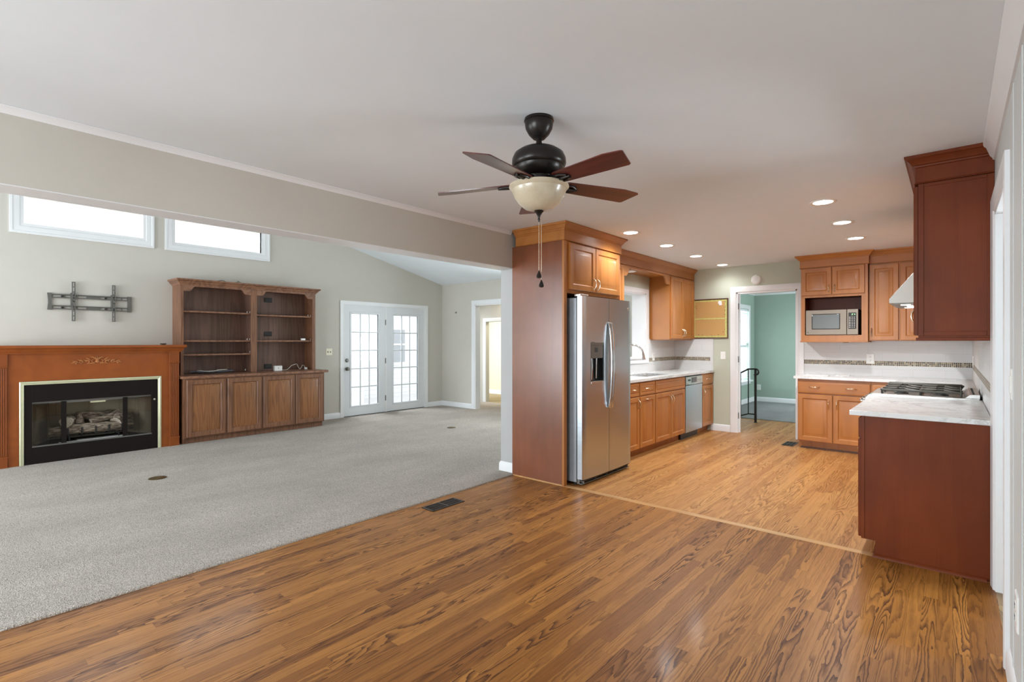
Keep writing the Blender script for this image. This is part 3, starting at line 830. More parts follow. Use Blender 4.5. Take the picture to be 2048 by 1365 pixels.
DOOR = [(0, 0), (0, 0.016), (0.004, 0.020), (0.050, 0.020), (0.054, 0.016), (0.060, 0.010), (0.068, 0.010), (0.094, 0.0185), (0.098, 0.019)]
SLIM = [(0, 0), (0, 0.016), (0.004, 0.020), (0.046, 0.020), (0.050, 0.015), (0.054, 0.010), (0.060, 0.010), (0.074, 0.0185), (0.076, 0.019)]
DRAW = [(0, 0), (0, 0.015), (0.004, 0.018), (0.018, 0.020), (0.021, 0.020)]
DRAWR = [(0, 0), (0, 0.015), (0.004, 0.018), (0.028, 0.018), (0.032, 0.013), (0.036, 0.013), (0.046, 0.018)]

def door(parent, x0, x1, z0, z1, y=0.0, pull=None, mat='cab', rings=None, name='door', plen=0.1):
    rings = rings or (DOOR if x1-x0 > 0.24 and z1-z0 > 0.24 else SLIM)
    d = MB().raised(x0, z0, x1, z1, rings, y).build(name, mat, parent, angle=25)
    if pull:
        px, pz, vert = pull
        bow_pull(d, px, pz, y-0.018, plen, vert)
    return d


def carcass(x0, x1, depth, z0, z1, kick=True, kz=0.1, kd=0.075):
    mb = MB()
    if kick:
        mb.box(x0, 0, z0+kz, x1, depth, z1).box(x0, kd, z0, x1, depth, z0+kz)
    else:
        mb.box(x0, 0, z0, x1, depth, z1)
    return mb


CROWN = [(0, 0.0), (0.0, -0.1605), (0.018, -0.1605), (0.018, -0.158), (0.013, -0.152), (0.013, -0.068), (0.02, -0.064), (0.022, -0.056), (0.030, -0.052), (0.036, -0.040), (0.052, -0.022), (0.06, -0.018), (0.064, -0.010), (0.064, 0.0)]
TOP = 0.878; CT = 0.908

# ------------------------------------------------------------------ fridge cabinet surround
L90 = PI/2
FX = -2.73
t = thing('refrigerator_surround_cabinet', 'tall maple cabinet boxing in the steel refrigerator', 'cabinet', (FX, 3.91, 0), L90)
# local: x runs along world +Y, -y faces world +X
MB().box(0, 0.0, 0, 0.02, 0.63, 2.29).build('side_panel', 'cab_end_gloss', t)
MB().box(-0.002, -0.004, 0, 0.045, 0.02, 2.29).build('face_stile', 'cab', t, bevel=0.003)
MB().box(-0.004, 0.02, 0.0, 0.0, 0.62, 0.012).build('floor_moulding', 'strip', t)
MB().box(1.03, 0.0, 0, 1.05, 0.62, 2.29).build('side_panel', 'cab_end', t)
MB().box(0.02, 0.0, 1.80, 1.03, 0.62, 2.29).build('upper_box', 'cab', t)
door(t, 0.075, 0.528, 1.835, 2.275, 0.0, (0.495, 1.915, True))
door(t, 0.534, 1.02, 1.835, 2.275, 0.0, (0.567, 1.915, True))
MB().sweep([(0, 0.625), (0, 0), (1.05, 0), (1.05, 0.34)][::-1], [(o, h) for o, h in CROWN], lambda a, b, h: (a, b, H-0.001+h)).build('crown', 'cab_h', t, angle=20) if False else \
    MB().sweep([(0, 0.575), (0, 0), (1.05, 0), (1.05, 0.30)], CROWN, lambda a, b, h: (a, b, H-0.001+h)).build('crown', 'cab_h', t, angle=20)

# ------------------------------------------------------------------ refrigerator
FR = thing('refrigerator', 'stainless steel side-by-side refrigerator in the maple surround', 'refrigerator', (-2.57, 4.0, 0), L90)
FW = 0.945
MB().box(0.005, 0.085, 0.03, FW-0.005, 0.72, 1.755).build('body', 'steel_side', FR, bevel=0.006)
def fridge_door(x0, x1, edge_left):
    # softly crowned door: profile across x, extruded in z
    n = 14; pts = []
    for k in range(n+1):
        tt = k/n; x = x0+(x1-x0)*tt
        g = (x/FW-0.5)*2
        y = 0.012*g*g
        e = min(x-x0, x1-x)
        lim = 0.02 if ((edge_left and tt < .5) or (not edge_left and tt > .5)) else 0.004
        if e < lim: y += (lim-e)*0.6
        pts.append((x, y))
    pts = [(x0, 0.075)] + pts + [(x1, 0.075)]
    return pts
zs0, zs1 = 0.065, 1.768
# freezer door with a dispenser opening
xs = [0.005, 0.128, 0.362, 0.458]
dl = MB()
pf = fridge_door(0.005, 0.458, True)
def yat(x):
    for a, b in zip(pf[1:-1], pf[2:-1]):
        if a[0] <= x <= b[0]:
            return a[1]+(b[1]-a[1])*(x-a[0])/max(1e-9, b[0]-a[0])
    return pf[1][1]
DZ0, DZ1 = 0.955, 1.335
def part_prof(a, b):
    mid = [p for p in pf[1:-1] if a < p[0] < b]
    return [(a, 0.075), (a, yat(a))] + mid + [(b, yat(b)), (b, 0.075)]
dl.prism(part_prof(0.005, 0.128), 'z', zs0, zs1).prism(part_prof(0.362, 0.458), 'z', zs0, zs1)
dl.prism(part_prof(0.128, 0.362), 'z', zs0, DZ0).prism(part_prof(0.128, 0.362), 'z', DZ1, zs1)
dlo = dl.build('door', 'steel', FR, angle=30)
dr = MB().prism(fridge_door(0.464, FW-0.005, False), 'z', zs0, zs1).build('door', 'steel', FR, angle=30)
dp = MB().box(0.128, 0.055, DZ0, 0.362, 0.07, DZ1).box(0.128, 0.006, DZ0, 0.136, 0.06, DZ1).box(0.354, 0.006, DZ0, 0.362, 0.06, DZ1).build('dispenser_recess', 'black_glass', dlo)
MB().box(0.136, 0.008, 1.185, 0.354, 0.05, DZ1).box(0.132, 0.004, 1.31, 0.358, 0.05, DZ1+0.008).build('dispenser_control', 'mountgrey', dlo, bevel=0.004)
MB().box(0.132, 0.002, DZ0-0.012, 0.358, 0.05, DZ0+0.012).build('drip_tray', 'steel_x', dlo, bevel=0.003)
MB().box(0.205, 0.006, 1.245, 0.255, 0.009, 1.285).build('display', 'black_glass', dlo)
MB().tube([(0.19, 0.04, 1.185), (0.19, 0.036, 1.12), (0.19, 0.04, 0.98)], 0.01, 10).tube([(0.285, 0.04, 1.185), (0.285, 0.045, 0.99)], 0.007, 10).build('dispenser_lever', 'chrome', dlo)
for nm, x, par in (('handle', 0.438, dlo), ('handle', 0.482, dr)):
    pts = []
    for k in range(17):
        q = k/16; z = 0.70+(1.52-0.70)*q
        o = 0.022+0.030*math.sin(PI*q)**0.7
        pts.append((x, 0.01-o, z))
    pts = [(x, 0.02, 0.69)] + pts + [(x, 0.02, 1.53)]
    MB().tube(pts, [0.014]+[0.0135]*17+[0.014], 12).build(nm, 'chrome', par)
MB().lathe([(0, 0.016), (0.018, 0.016), (0.018, 0.001), (0.015, -0.001), (0, -0.001)], (0.862, 0.007, 1.685), 24, 'y').build('round_emblem', 'chrome', dr)
mb = MB().box(0.02, 0.06, 0.018, FW-0.02, 0.09, 0.062)
mb.box(0.02, 0.03, 0.016, FW-0.02, 0.06, 0.022).box(0.02, 0.03, 0.046, FW-0.02, 0.06, 0.05)
for k in range(5): mb.box(0.05+k*0.21, 0.03, 0.016, 0.056+k*0.21, 0.062, 0.05)
mb.build('toe_grille', 'mountgrey', FR)
MB().box(0.02, 0.05, 1.768, 0.16, 0.12, 1.79).build('hinge_cover', 'steel_x', FR, bevel=0.004)
for x in (0.06, FW-0.06):
    MB().lathe([(0, 0), (0.02, 0), (0.02, 0.03), (0, 0.03)], (x, 0.13, 0), 12).build('foot', 'black', FR)

# ------------------------------------------------------------------ sink run base cabinets (face X = -2.76)
KX = -2.76; KD = 0.595
def left_base(name, label, y0, y1):
    t = thing(name, label, 'cabinet', (KX, y0, 0), L90)
    w_ = y1-y0-0.001
    if 'sink' in name:
        carcass(0, w_, KD, 0, 0.66).box(0, 0, 0.66, w_, 0.02, TOP).box(0, 0.02, 0.66, 0.018, KD, TOP).box(w_-0.018, 0.02, 0.66, w_, KD, TOP).build('carcass', 'cab', t)
    else:
        carcass(0, w_, KD, 0, TOP).build('carcass', 'cab', t)
    return t, y1-y0
t, w = left_base('base_cabinet', 'maple base cabinet partly hidden behind the refrigerator', 5.056, 5.457)
dd = MB().raised(0.01, 0.715, w-0.008, 0.86, DRAWR).build('drawer', 'cab_h', t, angle=25); bow_pull(dd, 0.27, 0.79, -0.016, 0.09, False)
door(t, 0.01, w-0.008, 0.105, 0.70, 0, (w-0.04, 0.62, True))
t, w = left_base('base_cabinet', 'narrow maple base cabinet with a horizontal door pull, second from the refrigerator', 5.457, 5.864)
dd = MB().raised(0.008, 0.715, w-0.008, 0.86, DRAWR).build('drawer', 'cab_h', t, angle=25); bow_pull(dd, w/2, 0.79, -0.016, 0.1, False)
door(t, 0.008, w-0.008, 0.105, 0.70, 0, (w/2, 0.665, False))
t, w = left_base('sink_base_cabinet', 'maple sink base with a wide false front over two doors', 5.864, 6.784)
MB().raised(0.008, 0.715, w-0.008, 0.86, DRAWR).build('false_front', 'cab_h', t, angle=25)
door(t, 0.008, w/2-0.003, 0.105, 0.70, 0, (w/2-0.035, 0.60, True))
door(t, w/2+0.003, w-0.008, 0.105, 0.70, 0, (w/2+0.035, 0.60, True))
t, w = left_base('base_cabinet', 'narrow maple base cabinet between dishwasher and far wall', 7.403, 7.853)
dd = MB().raised(0.012, 0.715, w-0.008, 0.86, DRAW).build('drawer', 'cab_h', t, angle=25); bow_pull(dd, w/2, 0.79, -0.018, 0.1, False)
door(t, 0.012, w-0.008, 0.105, 0.70, 0, (0.045, 0.60, True))

t = thing('dishwasher', 'stainless steel dishwasher with a black control strip', 'dishwasher', (KX, 6.787, 0), L90)
MB().box(0.004, 0.0, 0.10, 0.61, 0.56, 0.868).build('tub', 'black', t)
MB().box(0.006, -0.022, 0.10, 0.606, 0.0, 0.742).build('door', 'steel', t, bevel=0.004)
cp = MB().box(0.006, -0.026, 0.748, 0.606, 0.0, 0.858).build('control_panel', 'steel_x', t, bevel=0.003)
MB().box(0.2, -0.029, 0.775, 0.38, -0.026, 0.845).build('display', 'black_glass', cp)
MB().box(0.07, -0.028, 0.80, 0.16, -0.026, 0.825).build('badge_strip', 'black_glass', cp)
for k in range(5): MB().box(0.41+k*0.033, -0.028, 0.795, 0.43+k*0.033, -0.026, 0.815).build('button', 'chrome', cp)
MB().box(0.03, -0.045, 0.752, 0.58, -0.024, 0.768).build('pull_lip', 'chrome', cp, bevel=0.003)
MB().box(0.006, 0.05, 0.0, 0.606, 0.07, 0.10).build('toe_plate', 'black', t)

# counter over the sink run, with a hole for the sink
SY0, SY1, SXa, SXb = 5.885, 6.57, -3.21, -2.87
mb = MB()
CX0, CX1 = XB1+0.001, KX+0.03
for (a, b, c, d) in ((CX0, 5.056, CX1, SY0), (CX0, SY1, CX1, YF-0.001), (CX0, SY0, SXa, SY1), (SXb, SY0, CX1, SY1)):
    mb.box(a, b, TOP, c, d, CT)
tag(mb.build('countertop', 'marble'), 'pale marble countertop on the sink run', 'countertop')
t = thing('kitchen_sink', 'undermount stainless sink set in the marble', 'sink', ((SXa+SXb)/2, (SY0+SY1)/2, TOP))
hx, hy = (SXb-SXa)/2, (SY1-SY0)/2
mb = MB()
rings = [(hx-0.001, hy-0.001, -0.001), (hx-0.004, hy-0.004, -0.008), (hx-0.012, hy-0.012, -0.17), (hx-0.04, hy-0.04, -0.19)]
vs, fs = [], []
for a, b, z in rings: vs += [(-a, -b, z), (a, -b, z), (a, b, z), (-a, b, z)]
for i in range(3):
    for k in range(4): fs.append((i*4+k, i*4+(k+1) % 4, i*4+4+(k+1) % 4, i*4+4+k))
fs.append((12, 13, 14, 15)); mb.add(vs, fs)
mb.build('bowl', 'steel_x', t, angle=60)
MB().lathe([(0, 0), (0.045, 0), (0.04, 0.004), (0, 0.003)], (0, 0, -0.19), 20).build('drain', 'chrome', t)

t = thing('kitchen_faucet', 'brushed gooseneck faucet arching over the sink', 'faucet', (-3.285, 6.06, CT))
MB().lathe([(0, 0), (0.032, 0), (0.034, 0.008), (0.028, 0.02), (0.026, 0.07), (0.021, 0.10), (0.017, 0.12), (0, 0.12)], (0, 0, 0), 20).build('base', 'chrome', t)
pts = [(0, 0, 0.1), (-0.002, 0, 0.2)]
for k in range(13):
    a = PI - PI*0.92*k/12
    pts.append((0.105+0.107*math.cos(a), 0.07+0.072*math.cos(a), 0.27+0.118*math.sin(a)))
MB().tube(pts, [0.015]*2+[0.0135]*13, 12).build('spout', 'chrome', t)
pe = pts[-1]
MB().tube([pe, (pe[0]+0.006, pe[1]+0.004, pe[2]-0.045), (pe[0]+0.012, pe[1]+0.007, pe[2]-0.10)], [0.0145, 0.019, 0.021], 12).build('spray_head', 'chrome', t)
MB().tube([(0.0, 0.02, 0.06), (0.012, 0.045, 0.085), (0.018, 0.065, 0.14), (0.016, 0.07, 0.19), (0.0, 0.055, 0.235), (-0.01, 0.045, 0.25)], [0.022, 0.021, 0.015, 0.009, 0.006, 0.003], 10).build('lever', 'chrome', t)

# backsplash tile and mosaic band
mb = MB().box(XB1, PT[1]+0.066, CT, XB1+0.008, YF, 1.38).box(XB1, 5.06, CT, XB1+0.008, PT[1]+0.066, PT[2]-0.066)
mb.box(XB1+0.008, YF-0.008, CT, -2.745, YF, 1.385)
struct('trim_19', mb, 'tile', 'white tiled backsplash behind the sink run', 'backsplash')
struct('trim_20', MB().box(XB1+0.008, 6.96, 1.050, XB1+0.0095, YF-0.008, 1.105).box(XB1+0.008, YF-0.0095, 1.050, -2.79, YF-0.008, 1.105), 'mosaic', 'brown glass mosaic band in the tile behind the sink run', 'mosaic band')
mb = MB().box(-1.565, YF-0.008, CT, XR-0.008, YF, 1.36).box(XR-0.008, 3.91, CT, XR, YF-0.008, 1.36).box(XR-0.008, 5.15, 1.36, XR, 5.91, 1.75)
struct('trim_21', mb, 'tile', 'white tiled backsplash around the range corner', 'backsplash')
struct('trim_22', MB().box(-1.552, YF-0.0095, 1.043, XR-0.008, YF-0.008, 1.098).box(XR-0.0095, 3.93, 1.043, XR-0.008, YF-0.008, 1.098), 'mosaic', 'brown glass mosaic band in the tile around the range corner', 'mosaic band')

# ------------------------------------------------------------------ sink run upper cabinets (face X = -3.07)
UX = -3.05; UD = XB1-UX
UDp = abs(UD)-0.002
UZ0, UZ1 = 1.375, 2.285
t = thing('wall_cabinet', 'maple wall cabinet with two tall doors beside the cork board', 'cabinet', (UX, 6.98, 0), L90)
MB().box(0, 0, UZ0, 0.885, UDp, UZ1).build('carcass', 'cab', t)
MB().box(-0.006, 0.012, UZ0+0.03, 0.0, UDp-0.012, UZ1-0.02).build('end_panel', 'cab', t) if False else None
door(t, 0.022, 0.45, UZ0+0.008, UZ1-0.012, 0, (0.425, 1.47, True))
door(t, 0.456, 0.878, UZ0+0.008, UZ1-0.012, 0, (0.482, 1.47, True))
MB().box(0.02, 0.02, UZ0-0.012, 0.87, UDp-0.02, UZ0).build('light_rail', 'cab_h', t)
t = thing('wall_cabinet', 'slim maple wall cabinet squeezed behind the refrigerator surround', 'cabinet', (UX, 4.965, 0), L90)
MB().box(0, 0, UZ0, 0.665, UDp, UZ1).build('carcass', 'cab', t)
door(t, 0.33, 0.655, UZ0+0.008, UZ1-0.012, 0, (0.36, 1.47, True))
# scalloped valance over the pass-through
t = thing('valance', 'scalloped maple valance spanning above the pass-through', 'valance', (UX, 5.632, 0), L90)
L = 6.978-5.632
def arch(L, zt, zl, zm, e=0.10, r=0.09):
    p = [(0, zt), (0, zl), (e-0.02, zl)]
    for k in range(9):
        s_ = k/8; p.append((e-0.02+r*s_, zl+(zm-zl)*(0.5-0.5*math.cos(PI*s_))))
    for k in range(9):
        s_ = 1-k/8; p.append((L-(e-0.02+r*s_), zl+(zm-zl)*(0.5-0.5*math.cos(PI*s_))))
    return p + [(L-e+0.02, zl), (L, zl), (L, zt)]
MB().prism(arch(L, 2.285, 2.155, 2.262, 0.09, 0.12), 'y', -0.002, 0.018).build('scalloped_board', 'cab_h', t)
MB().box(0, 0.018, 2.275, L, UDp, 2.285).build('soffit', 'cab', t)
tag(MB().lathe([(0, 2.2748), (0.085, 2.2748), (0.085, 2.262), (0.075, 2.255), (0, 2.253)], (-3.21, 6.1, 0), 28).build('puck_light', 'plastic'), 'round puck light under the valance above the sink', 'light')
t = thing('crown_molding', 'maple crown moulding along the top of the sink wall cabinets', 'crown moulding', (UX, 4.965, 0), L90)
MB().sweep([(-0.0, 0), (2.905, 0)], CROWN, lambda a, b, h: (a, b, H-0.001+h)).box(0.0, 0.001, UZ1+0.001, 2.9, 0.28, H-0.002).build('moulding', 'cab_h', t, angle=20)

# ------------------------------------------------------------------ far wall fixtures
def plate(name, label, loc, rz, w=0.072, h=0.116, mat='plastic', cat='switch', kind='rocker', group=None):
    t = thing(name, label, cat, loc, rz, group)
    MB().raised(-w/2, -h/2, w/2, h/2, [(0, 0), (0, 0.003), (0.004, 0.006)], 0).build('plate', mat, t)
    if kind == 'rocker':
        MB().box(-0.017, -0.009, -0.034, 0.017, -0.005, 0.034).build('rocker', mat, t, bevel=0.002)
    elif kind == 'double':
        for x in (-0.023, 0.023):
            MB().box(x-0.005, -0.014, -0.011, x+0.005, -0.005, 0.011).build('toggle', 'slot', t, bevel=0.001)
    elif kind == 'duplex':
        for z in (0.021, -0.021):
            f_ = MB().lathe([(0, -0.0075), (0.017, -0.0075), (0.017, -0.004), (0, -0.004)], (0, 0, z), 20, 'y').build('receptacle', mat, t)
            MB().box(-0.008, -0.0085, z-0.001, -0.006, -0.007, z+0.009).box(0.006, -0.0085, z-0.001, 0.008, -0.007, z+0.009).box(-0.002, -0.0085, z-0.01, 0.002, -0.007, z-0.006).build('slot', 'slot', f_)
    elif kind == 'duplex_h':
        for x in (0.021, -0.021):
            MB().lathe([(0, -0.0085), (0.016, -0.0085), (0.016, -0.004), (0, -0.004)], (x, 0, 0), 20, 'y').build('receptacle', 'slot', t)
    return t
plate('light_switch', 'white rocker switch on the sage wall under the cork board', (-2.604, YF, 1.133), 0)
plate('wall_outlet', 'white duplex outlet in the mosaic band right of the microwave cabinet', (-0.787, YF-0.0095, 1.125), 0, 0.085, 0.125, cat='outlet', kind='duplex')
plate('wall_outlet', 'outlet low on the green wall beside the iron railing', (-3.27, GY1, 0.32), 0, 0.08, 0.12, cat='outlet', kind='duplex')
plate('wall_outlet', 'white outlet in the mosaic band behind the faucet', (XB1+0.0095, 7.10, 1.12), L90, 0.072, 0.12, cat='outlet', kind='duplex')
plate('wall_outlet', 'white outlet on the range wall tile close to the far corner', (XR-0.0095, 7.35, 1.13), -L90, 0.08, 0.12, cat='outlet', kind='duplex')
plate('light_switch', 'ivory double toggle switch beside the French doors', (XL, 4.595, 1.162), L90, 0.116, 0.116, mat='ivory', kind='double')
plate('light_switch', 'white switch plate at waist height on the panelled wall beside the doorway', (XR, 2.80, 1.18), -L90, 0.075, 0.12)
plate('wall_outlet', 'white outlet plate low on the panelled wall', (XR, 2.585, 0.375), -L90, 0.085, 0.13, cat='outlet', kind='duplex')

t = thing('smoke_detector', 'round white detector on the wall above the green room doorway', 'smoke detector', (-2.135, YF, 2.23))
MB().lathe([(0, 0), (0.068, 0), (0.072, -0.008), (0.070, -0.02), (0.06, -0.034), (0.05, -0.04), (0.03, -0.042), (0, -0.043)], (0, 0, 0), 36, 'y').build('housing', 'plastic', t)
MB().lathe([(0, -0.046), (0.02, -0.046), (0.022, -0.041), (0, -0.041)], (0, 0, 0), 20, 'y').build('test_button', 'white', t)

t = thing('cork_board', 'cork board with green paper border in a dark wood frame', 'cork board', (-3.066, YF, 1.387))
BW, BH = 0.541, 0.602
MB().box(0.012, -0.012, 0.012, BW-0.012, 0, BH-0.012).build('cork_sheet', 'cork', t)
MB().sweep([(0, BH/2), (0, BH), (BW, BH), (BW, 0), (0, 0), (0, BH/2)], [(0, 0), (0.018, 0), (0.018, 0.014), (0.012, 0.02), (0, 0.02)], lambda a, z, h: (a, -h, z)).build('frame', 'cab_dark', t)
mb = MB()
def scallop(x0, z0, x1, z1):
    mb.box(x0, -0.0135, z0, x1, -0.0122, z1)
scallop(0.018, 0.018, 0.045, BH-0.018); scallop(BW-0.045, 0.018, BW-0.018, BH-0.018); scallop(0.045, BH-0.04, BW-0.045, BH-0.018); scallop(0.045, 0.018, BW-0.045, 0.04); scallop(0.045, 0.292, BW-0.045, 0.31)
mb.build('paper_border', 'border', t)
MB().lathe([(0, -0.012), (0.03, -0.0125), (0.026, -0.018), (0, -0.018)], (0.42, 0, 0.54), 7, 'y').box(0.41, -0.02, 0.50, 0.45, -0.0125, 0.53).build('pinned_paper', 'paper', t)
for x, z in ((0.50, 0.47), (0.495, 0.42), (0.49, 0.36), (0.06, 0.50), (0.07, 0.47), (0.10, 0.06), (0.16, 0.055), (0.3, 0.05), (0.40, 0.06), (0.47, 0.1), (0.49, 0.14), (0.5, 0.55)):
    MB().lathe([(0, -0.012), (0.005, -0.012), (0.004, -0.02), (0, -0.021)], (x, 0, z), 8, 'y').build('push_pin', 'slot', t)

# ------------------------------------------------------------------ iron railing in the green room
t = thing('stair_railing', 'black iron stair railing just inside the green room', 'railing', (-2.47, 9.05, 0))
MB().box(-0.016, -0.016, 0, 0.016, 0.016, 0.885).build('newel_post', 'black', t)
for x, z0, z1 in ((-0.112, 0.125, 0.87), (-0.235, 0.06, 0.80), (-0.358, -0.0, 0.735)):
    MB().box(x-0.007, -0.007, z0, x+0.007, 0.007, z1).build('baluster', 'black', t)
pts = [(-0.5, 0, 0.665), (-0.112, 0, 0.882), (0.0, 0, 0.886)]
for k in range(1, 10):
    a = PI/2 - PI*1.15*k/9
    pts.append((0.0+0.048*math.cos(a)*1.0, 0, 0.838+0.048*math.sin(a)*1.0))
pts.append((0.005, 0, 0.775)); 
MB().tube(pts, 0.013, 8).build('handrail', 'black', t)
MB().tube([(-0.5, 0, -0.06+0.06), (-0.112, 0, 0.135), (0, 0, 0.135)], 0.011, 8).build('bottom_rail', 'black', t)
MB().lathe([(0, 0), (0.035, 0), (0.03, 0.006), (0, 0.008)], (0, 0, 0), 16).build('floor_flange', 'black', t)

# ------------------------------------------------------------------ far run (faces -Y)
t = thing('base_cabinet', 'maple base cabinet with one wide two-pull drawer under the microwave', 'cabinet', (-1.485, 7.27, 0))
carcass(0, 0.764, 0.595, 0, TOP).build('carcass', 'cab', t)
dd = MB().raised(0.006, 0.70, 0.757, 0.845, DRAW).build('drawer', 'cab_h', t, angle=25)
bow_pull(dd, 0.185, 0.778, -0.018, 0.11, False); bow_pull(dd, 0.57, 0.778, -0.018, 0.11, False)
door(t, 0.006, 0.378, 0.105, 0.685, 0, (0.34, 0.57, True))
door(t, 0.386, 0.757, 0.105, 0.685, 0, (0.424, 0.57, True))
MB().box(0.02, 0.055, 0, 0.76, 0.075, 0.018).build('shoe_moulding', 'cab_dark', t)
t = thing('corner_base_cabinet', 'maple corner base cabinet between the microwave run and the range', 'cabinet', (-0.719, 7.27, 0))
mb = carcass(0, 0.895, 0.595, 0, TOP).box(0.29, -1.355, 0.1, 0.895, 0, TOP).box(0.365, -1.355, 0, 0.895, 0, 0.1)
mb.build('carcass', 'cab', t)
dd = MB().raised(0.012, 0.70, 0.27, 0.845, DRAW).build('drawer', 'cab_h', t, angle=25); bow_pull(dd, 0.14, 0.778, -0.018, 0.1, False)
door(t, 0.012, 0.27, 0.105, 0.685, 0, (0.05, 0.57, True))
mb = MB().box(-1.525, 7.232, TOP, XR-0.009, YF-0.009, CT).box(-0.475, 5.912, TOP, XR-0.009, 7.232, CT)
tag(mb.build('countertop', 'marble'), 'pale marble corner countertop below the microwave cabinet', 'countertop')
tag(MB().add([(-1.45, 7.43, CT), (-1.19, 7.45, CT), (-1.19, 7.66, CT), (-1.45, 7.64, CT), (-1.45, 7.43, CT+0.004), (-1.19, 7.45, CT+0.006), (-1.19, 7.66, CT+0.004), (-1.45, 7.64, CT+0.006)],
    [(3, 2, 1, 0), (4, 5, 6, 7), (0, 1, 5, 4), (1, 2, 6, 5), (2, 3, 7, 6), (3, 0, 4, 7)]).build('paper_sheet', 'paper'), 'larger white sheet lying on the corner countertop', 'paper')
tag(MB().add([(-1.13, 7.6, CT), (-0.98, 7.62, CT), (-0.99, 7.76, CT), (-1.12, 7.74, CT), (-1.13, 7.6, CT+0.005), (-0.98, 7.62, CT+0.004), (-0.99, 7.76, CT+0.006), (-1.12, 7.74, CT+0.004)],
    [(3, 2, 1, 0), (4, 5, 6, 7), (0, 1, 5, 4), (1, 2, 6, 5), (2, 3, 7, 6), (3, 0, 4, 7)]).build('paper_sheet', 'paper'), 'smaller white sheet against the tile on the corner countertop', 'paper')

# microwave cabinet
MX, MYF, MW_ = -1.493, 7.51, 0.715
t = thing('microwave_cabinet', 'maple wall cabinet with two doors above an open microwave niche', 'cabinet', (MX, MYF, 0))
dp_ = YF-MYF-0.001
mb = MB().box(0, 0, 1.35, 0.02, dp_, 2.287).box(MW_-0.02, 0, 1.35, MW_, dp_, 2.287).box(0.02, dp_-0.012, 1.35, MW_-0.02, dp_, 2.287)
mb.box(0.02, 0.0, 1.39, MW_-0.02, dp_-0.012, 1.415).box(0.02, 0.0, 1.91, MW_-0.02, dp_-0.012, 2.287)
mb.build('carcass', 'cab_end', t)
MB().box(-0.002, -0.004, 1.35, 0.044, 0.0, 2.287).box(MW_-0.062, -0.004, 1.35, MW_+0.002, 0.0, 2.287).box(0.044, -0.004, 1.35, MW_-0.062, 0.0, 1.425).box(0.044, -0.004, 1.905, MW_-0.062, 0.0, 2.287).build('face_frame', 'cab', t)
MB().box(-0.012, -0.012, 1.335, MW_+0.004, dp_, 1.35).build('light_rail', 'cab_h', t, bevel=0.003)
door(t, 0.004, 0.340, 1.935, 2.28, -0.004, (0.312, 2.015, True), plen=0.09)
door(t, 0.348, MW_-0.03, 1.935, 2.28, -0.004, (0.376, 2.015, True), plen=0.09)
MB().sweep([(0, dp_-0.002), (0, -0.004), (MW_, -0.004), (MW_, 0.06)], CROWN, lambda a, b, h: (a, b, H-0.001+h)).box(0.002, 0, 2.288, MW_-0.002, dp_-0.01, H-0.003).build('crown', 'cab_h', t, angle=20)
MB().lathe([(0, 1.335), (0.035, 1.335), (0.03, 1.329), (0, 1.328)], (MW_*0.66, 0.15, 0), 18).build('puck_light', 'cab_dark', t)

t = thing('microwave', 'warm grey microwave oven in the cabinet niche', 'microwave', (-1.437, 7.49, 1.415))
MB().box(0, 0.02, 0.012, 0.565, 0.36, 0.328).build('body', 'black', t, bevel=0.004)
for x in (0.05, 0.5):
    MB().lathe([(0, 0), (0.012, 0), (0.012, 0.013), (0, 0.013)], (x, 0.06, 0), 10).build('foot', 'black', t)
dw = MB().box(0, 0, 0.014, 0.445, 0.02, 0.328).build('door', 'mw', t, bevel=0.005)
MB().raised(0.068, 0.083, 0.377, 0.278, [(0, 0), (0, 0.002), (0.004, 0.004)], 0.0).build('window_frame', 'black_glass', dw)
MB().box(0.076, -0.0055, 0.091, 0.369, -0.003, 0.270).build('screen', 'grey_screen', dw)
MB().lathe([(0, -0.002), (0.006, -0.002), (0.006, 0.001), (0, 0.001)], (0.026, 0, 0.045), 14, 'y').build('round_emblem', 'slot', dw)
cp = MB().box(0.449, 0, 0.014, 0.565, 0.02, 0.328).build('control_panel', 'mw', t, bevel=0.005)
kp = MB().box(0.465, -0.003, 0.085, 0.545, 0.001, 0.285).build('keypad', 'slot', cp, bevel=0.001)
mb = MB()
for r_ in range(7):
    z = 0.225-r_*0.0205
    mb.box(0.471, -0.004, z, 0.487, -0.0028, z+0.006)
    for c_ in range(2):
        mb.box(0.499+c_*0.022, -0.004, z, 0.508+c_*0.022, -0.0028, z+0.007)
mb.build('keys', 'plastic', kp)
mb = MB()
def seg(x, z, on):
    w_, h_ = 0.009, 0.009; k = 0.0016
    S_ = {'a': (x, z+2*h_, x+w_, z+2*h_+k), 'g': (x, z+h_, x+w_, z+h_+k), 'd': (x, z, x+w_, z+k), 'f': (x-k/2, z+h_, x+k/2, z+2*h_), 'e': (x-k/2, z, x+k/2, z+h_), 'b': (x+w_-k/2, z+h_, x+w_+k/2, z+2*h_), 'c': (x+w_-k/2, z, x+w_+k/2, z+h_)}
    for q in on: a = S_[q]; mb.box(a[0], -0.0042, a[1], a[2], -0.0028, a[3])
seg(0.500, 0.253, 'abged'); seg(0.523, 0.253, 'fgbc')
mb.build('clock_digits', 'digits', kp)

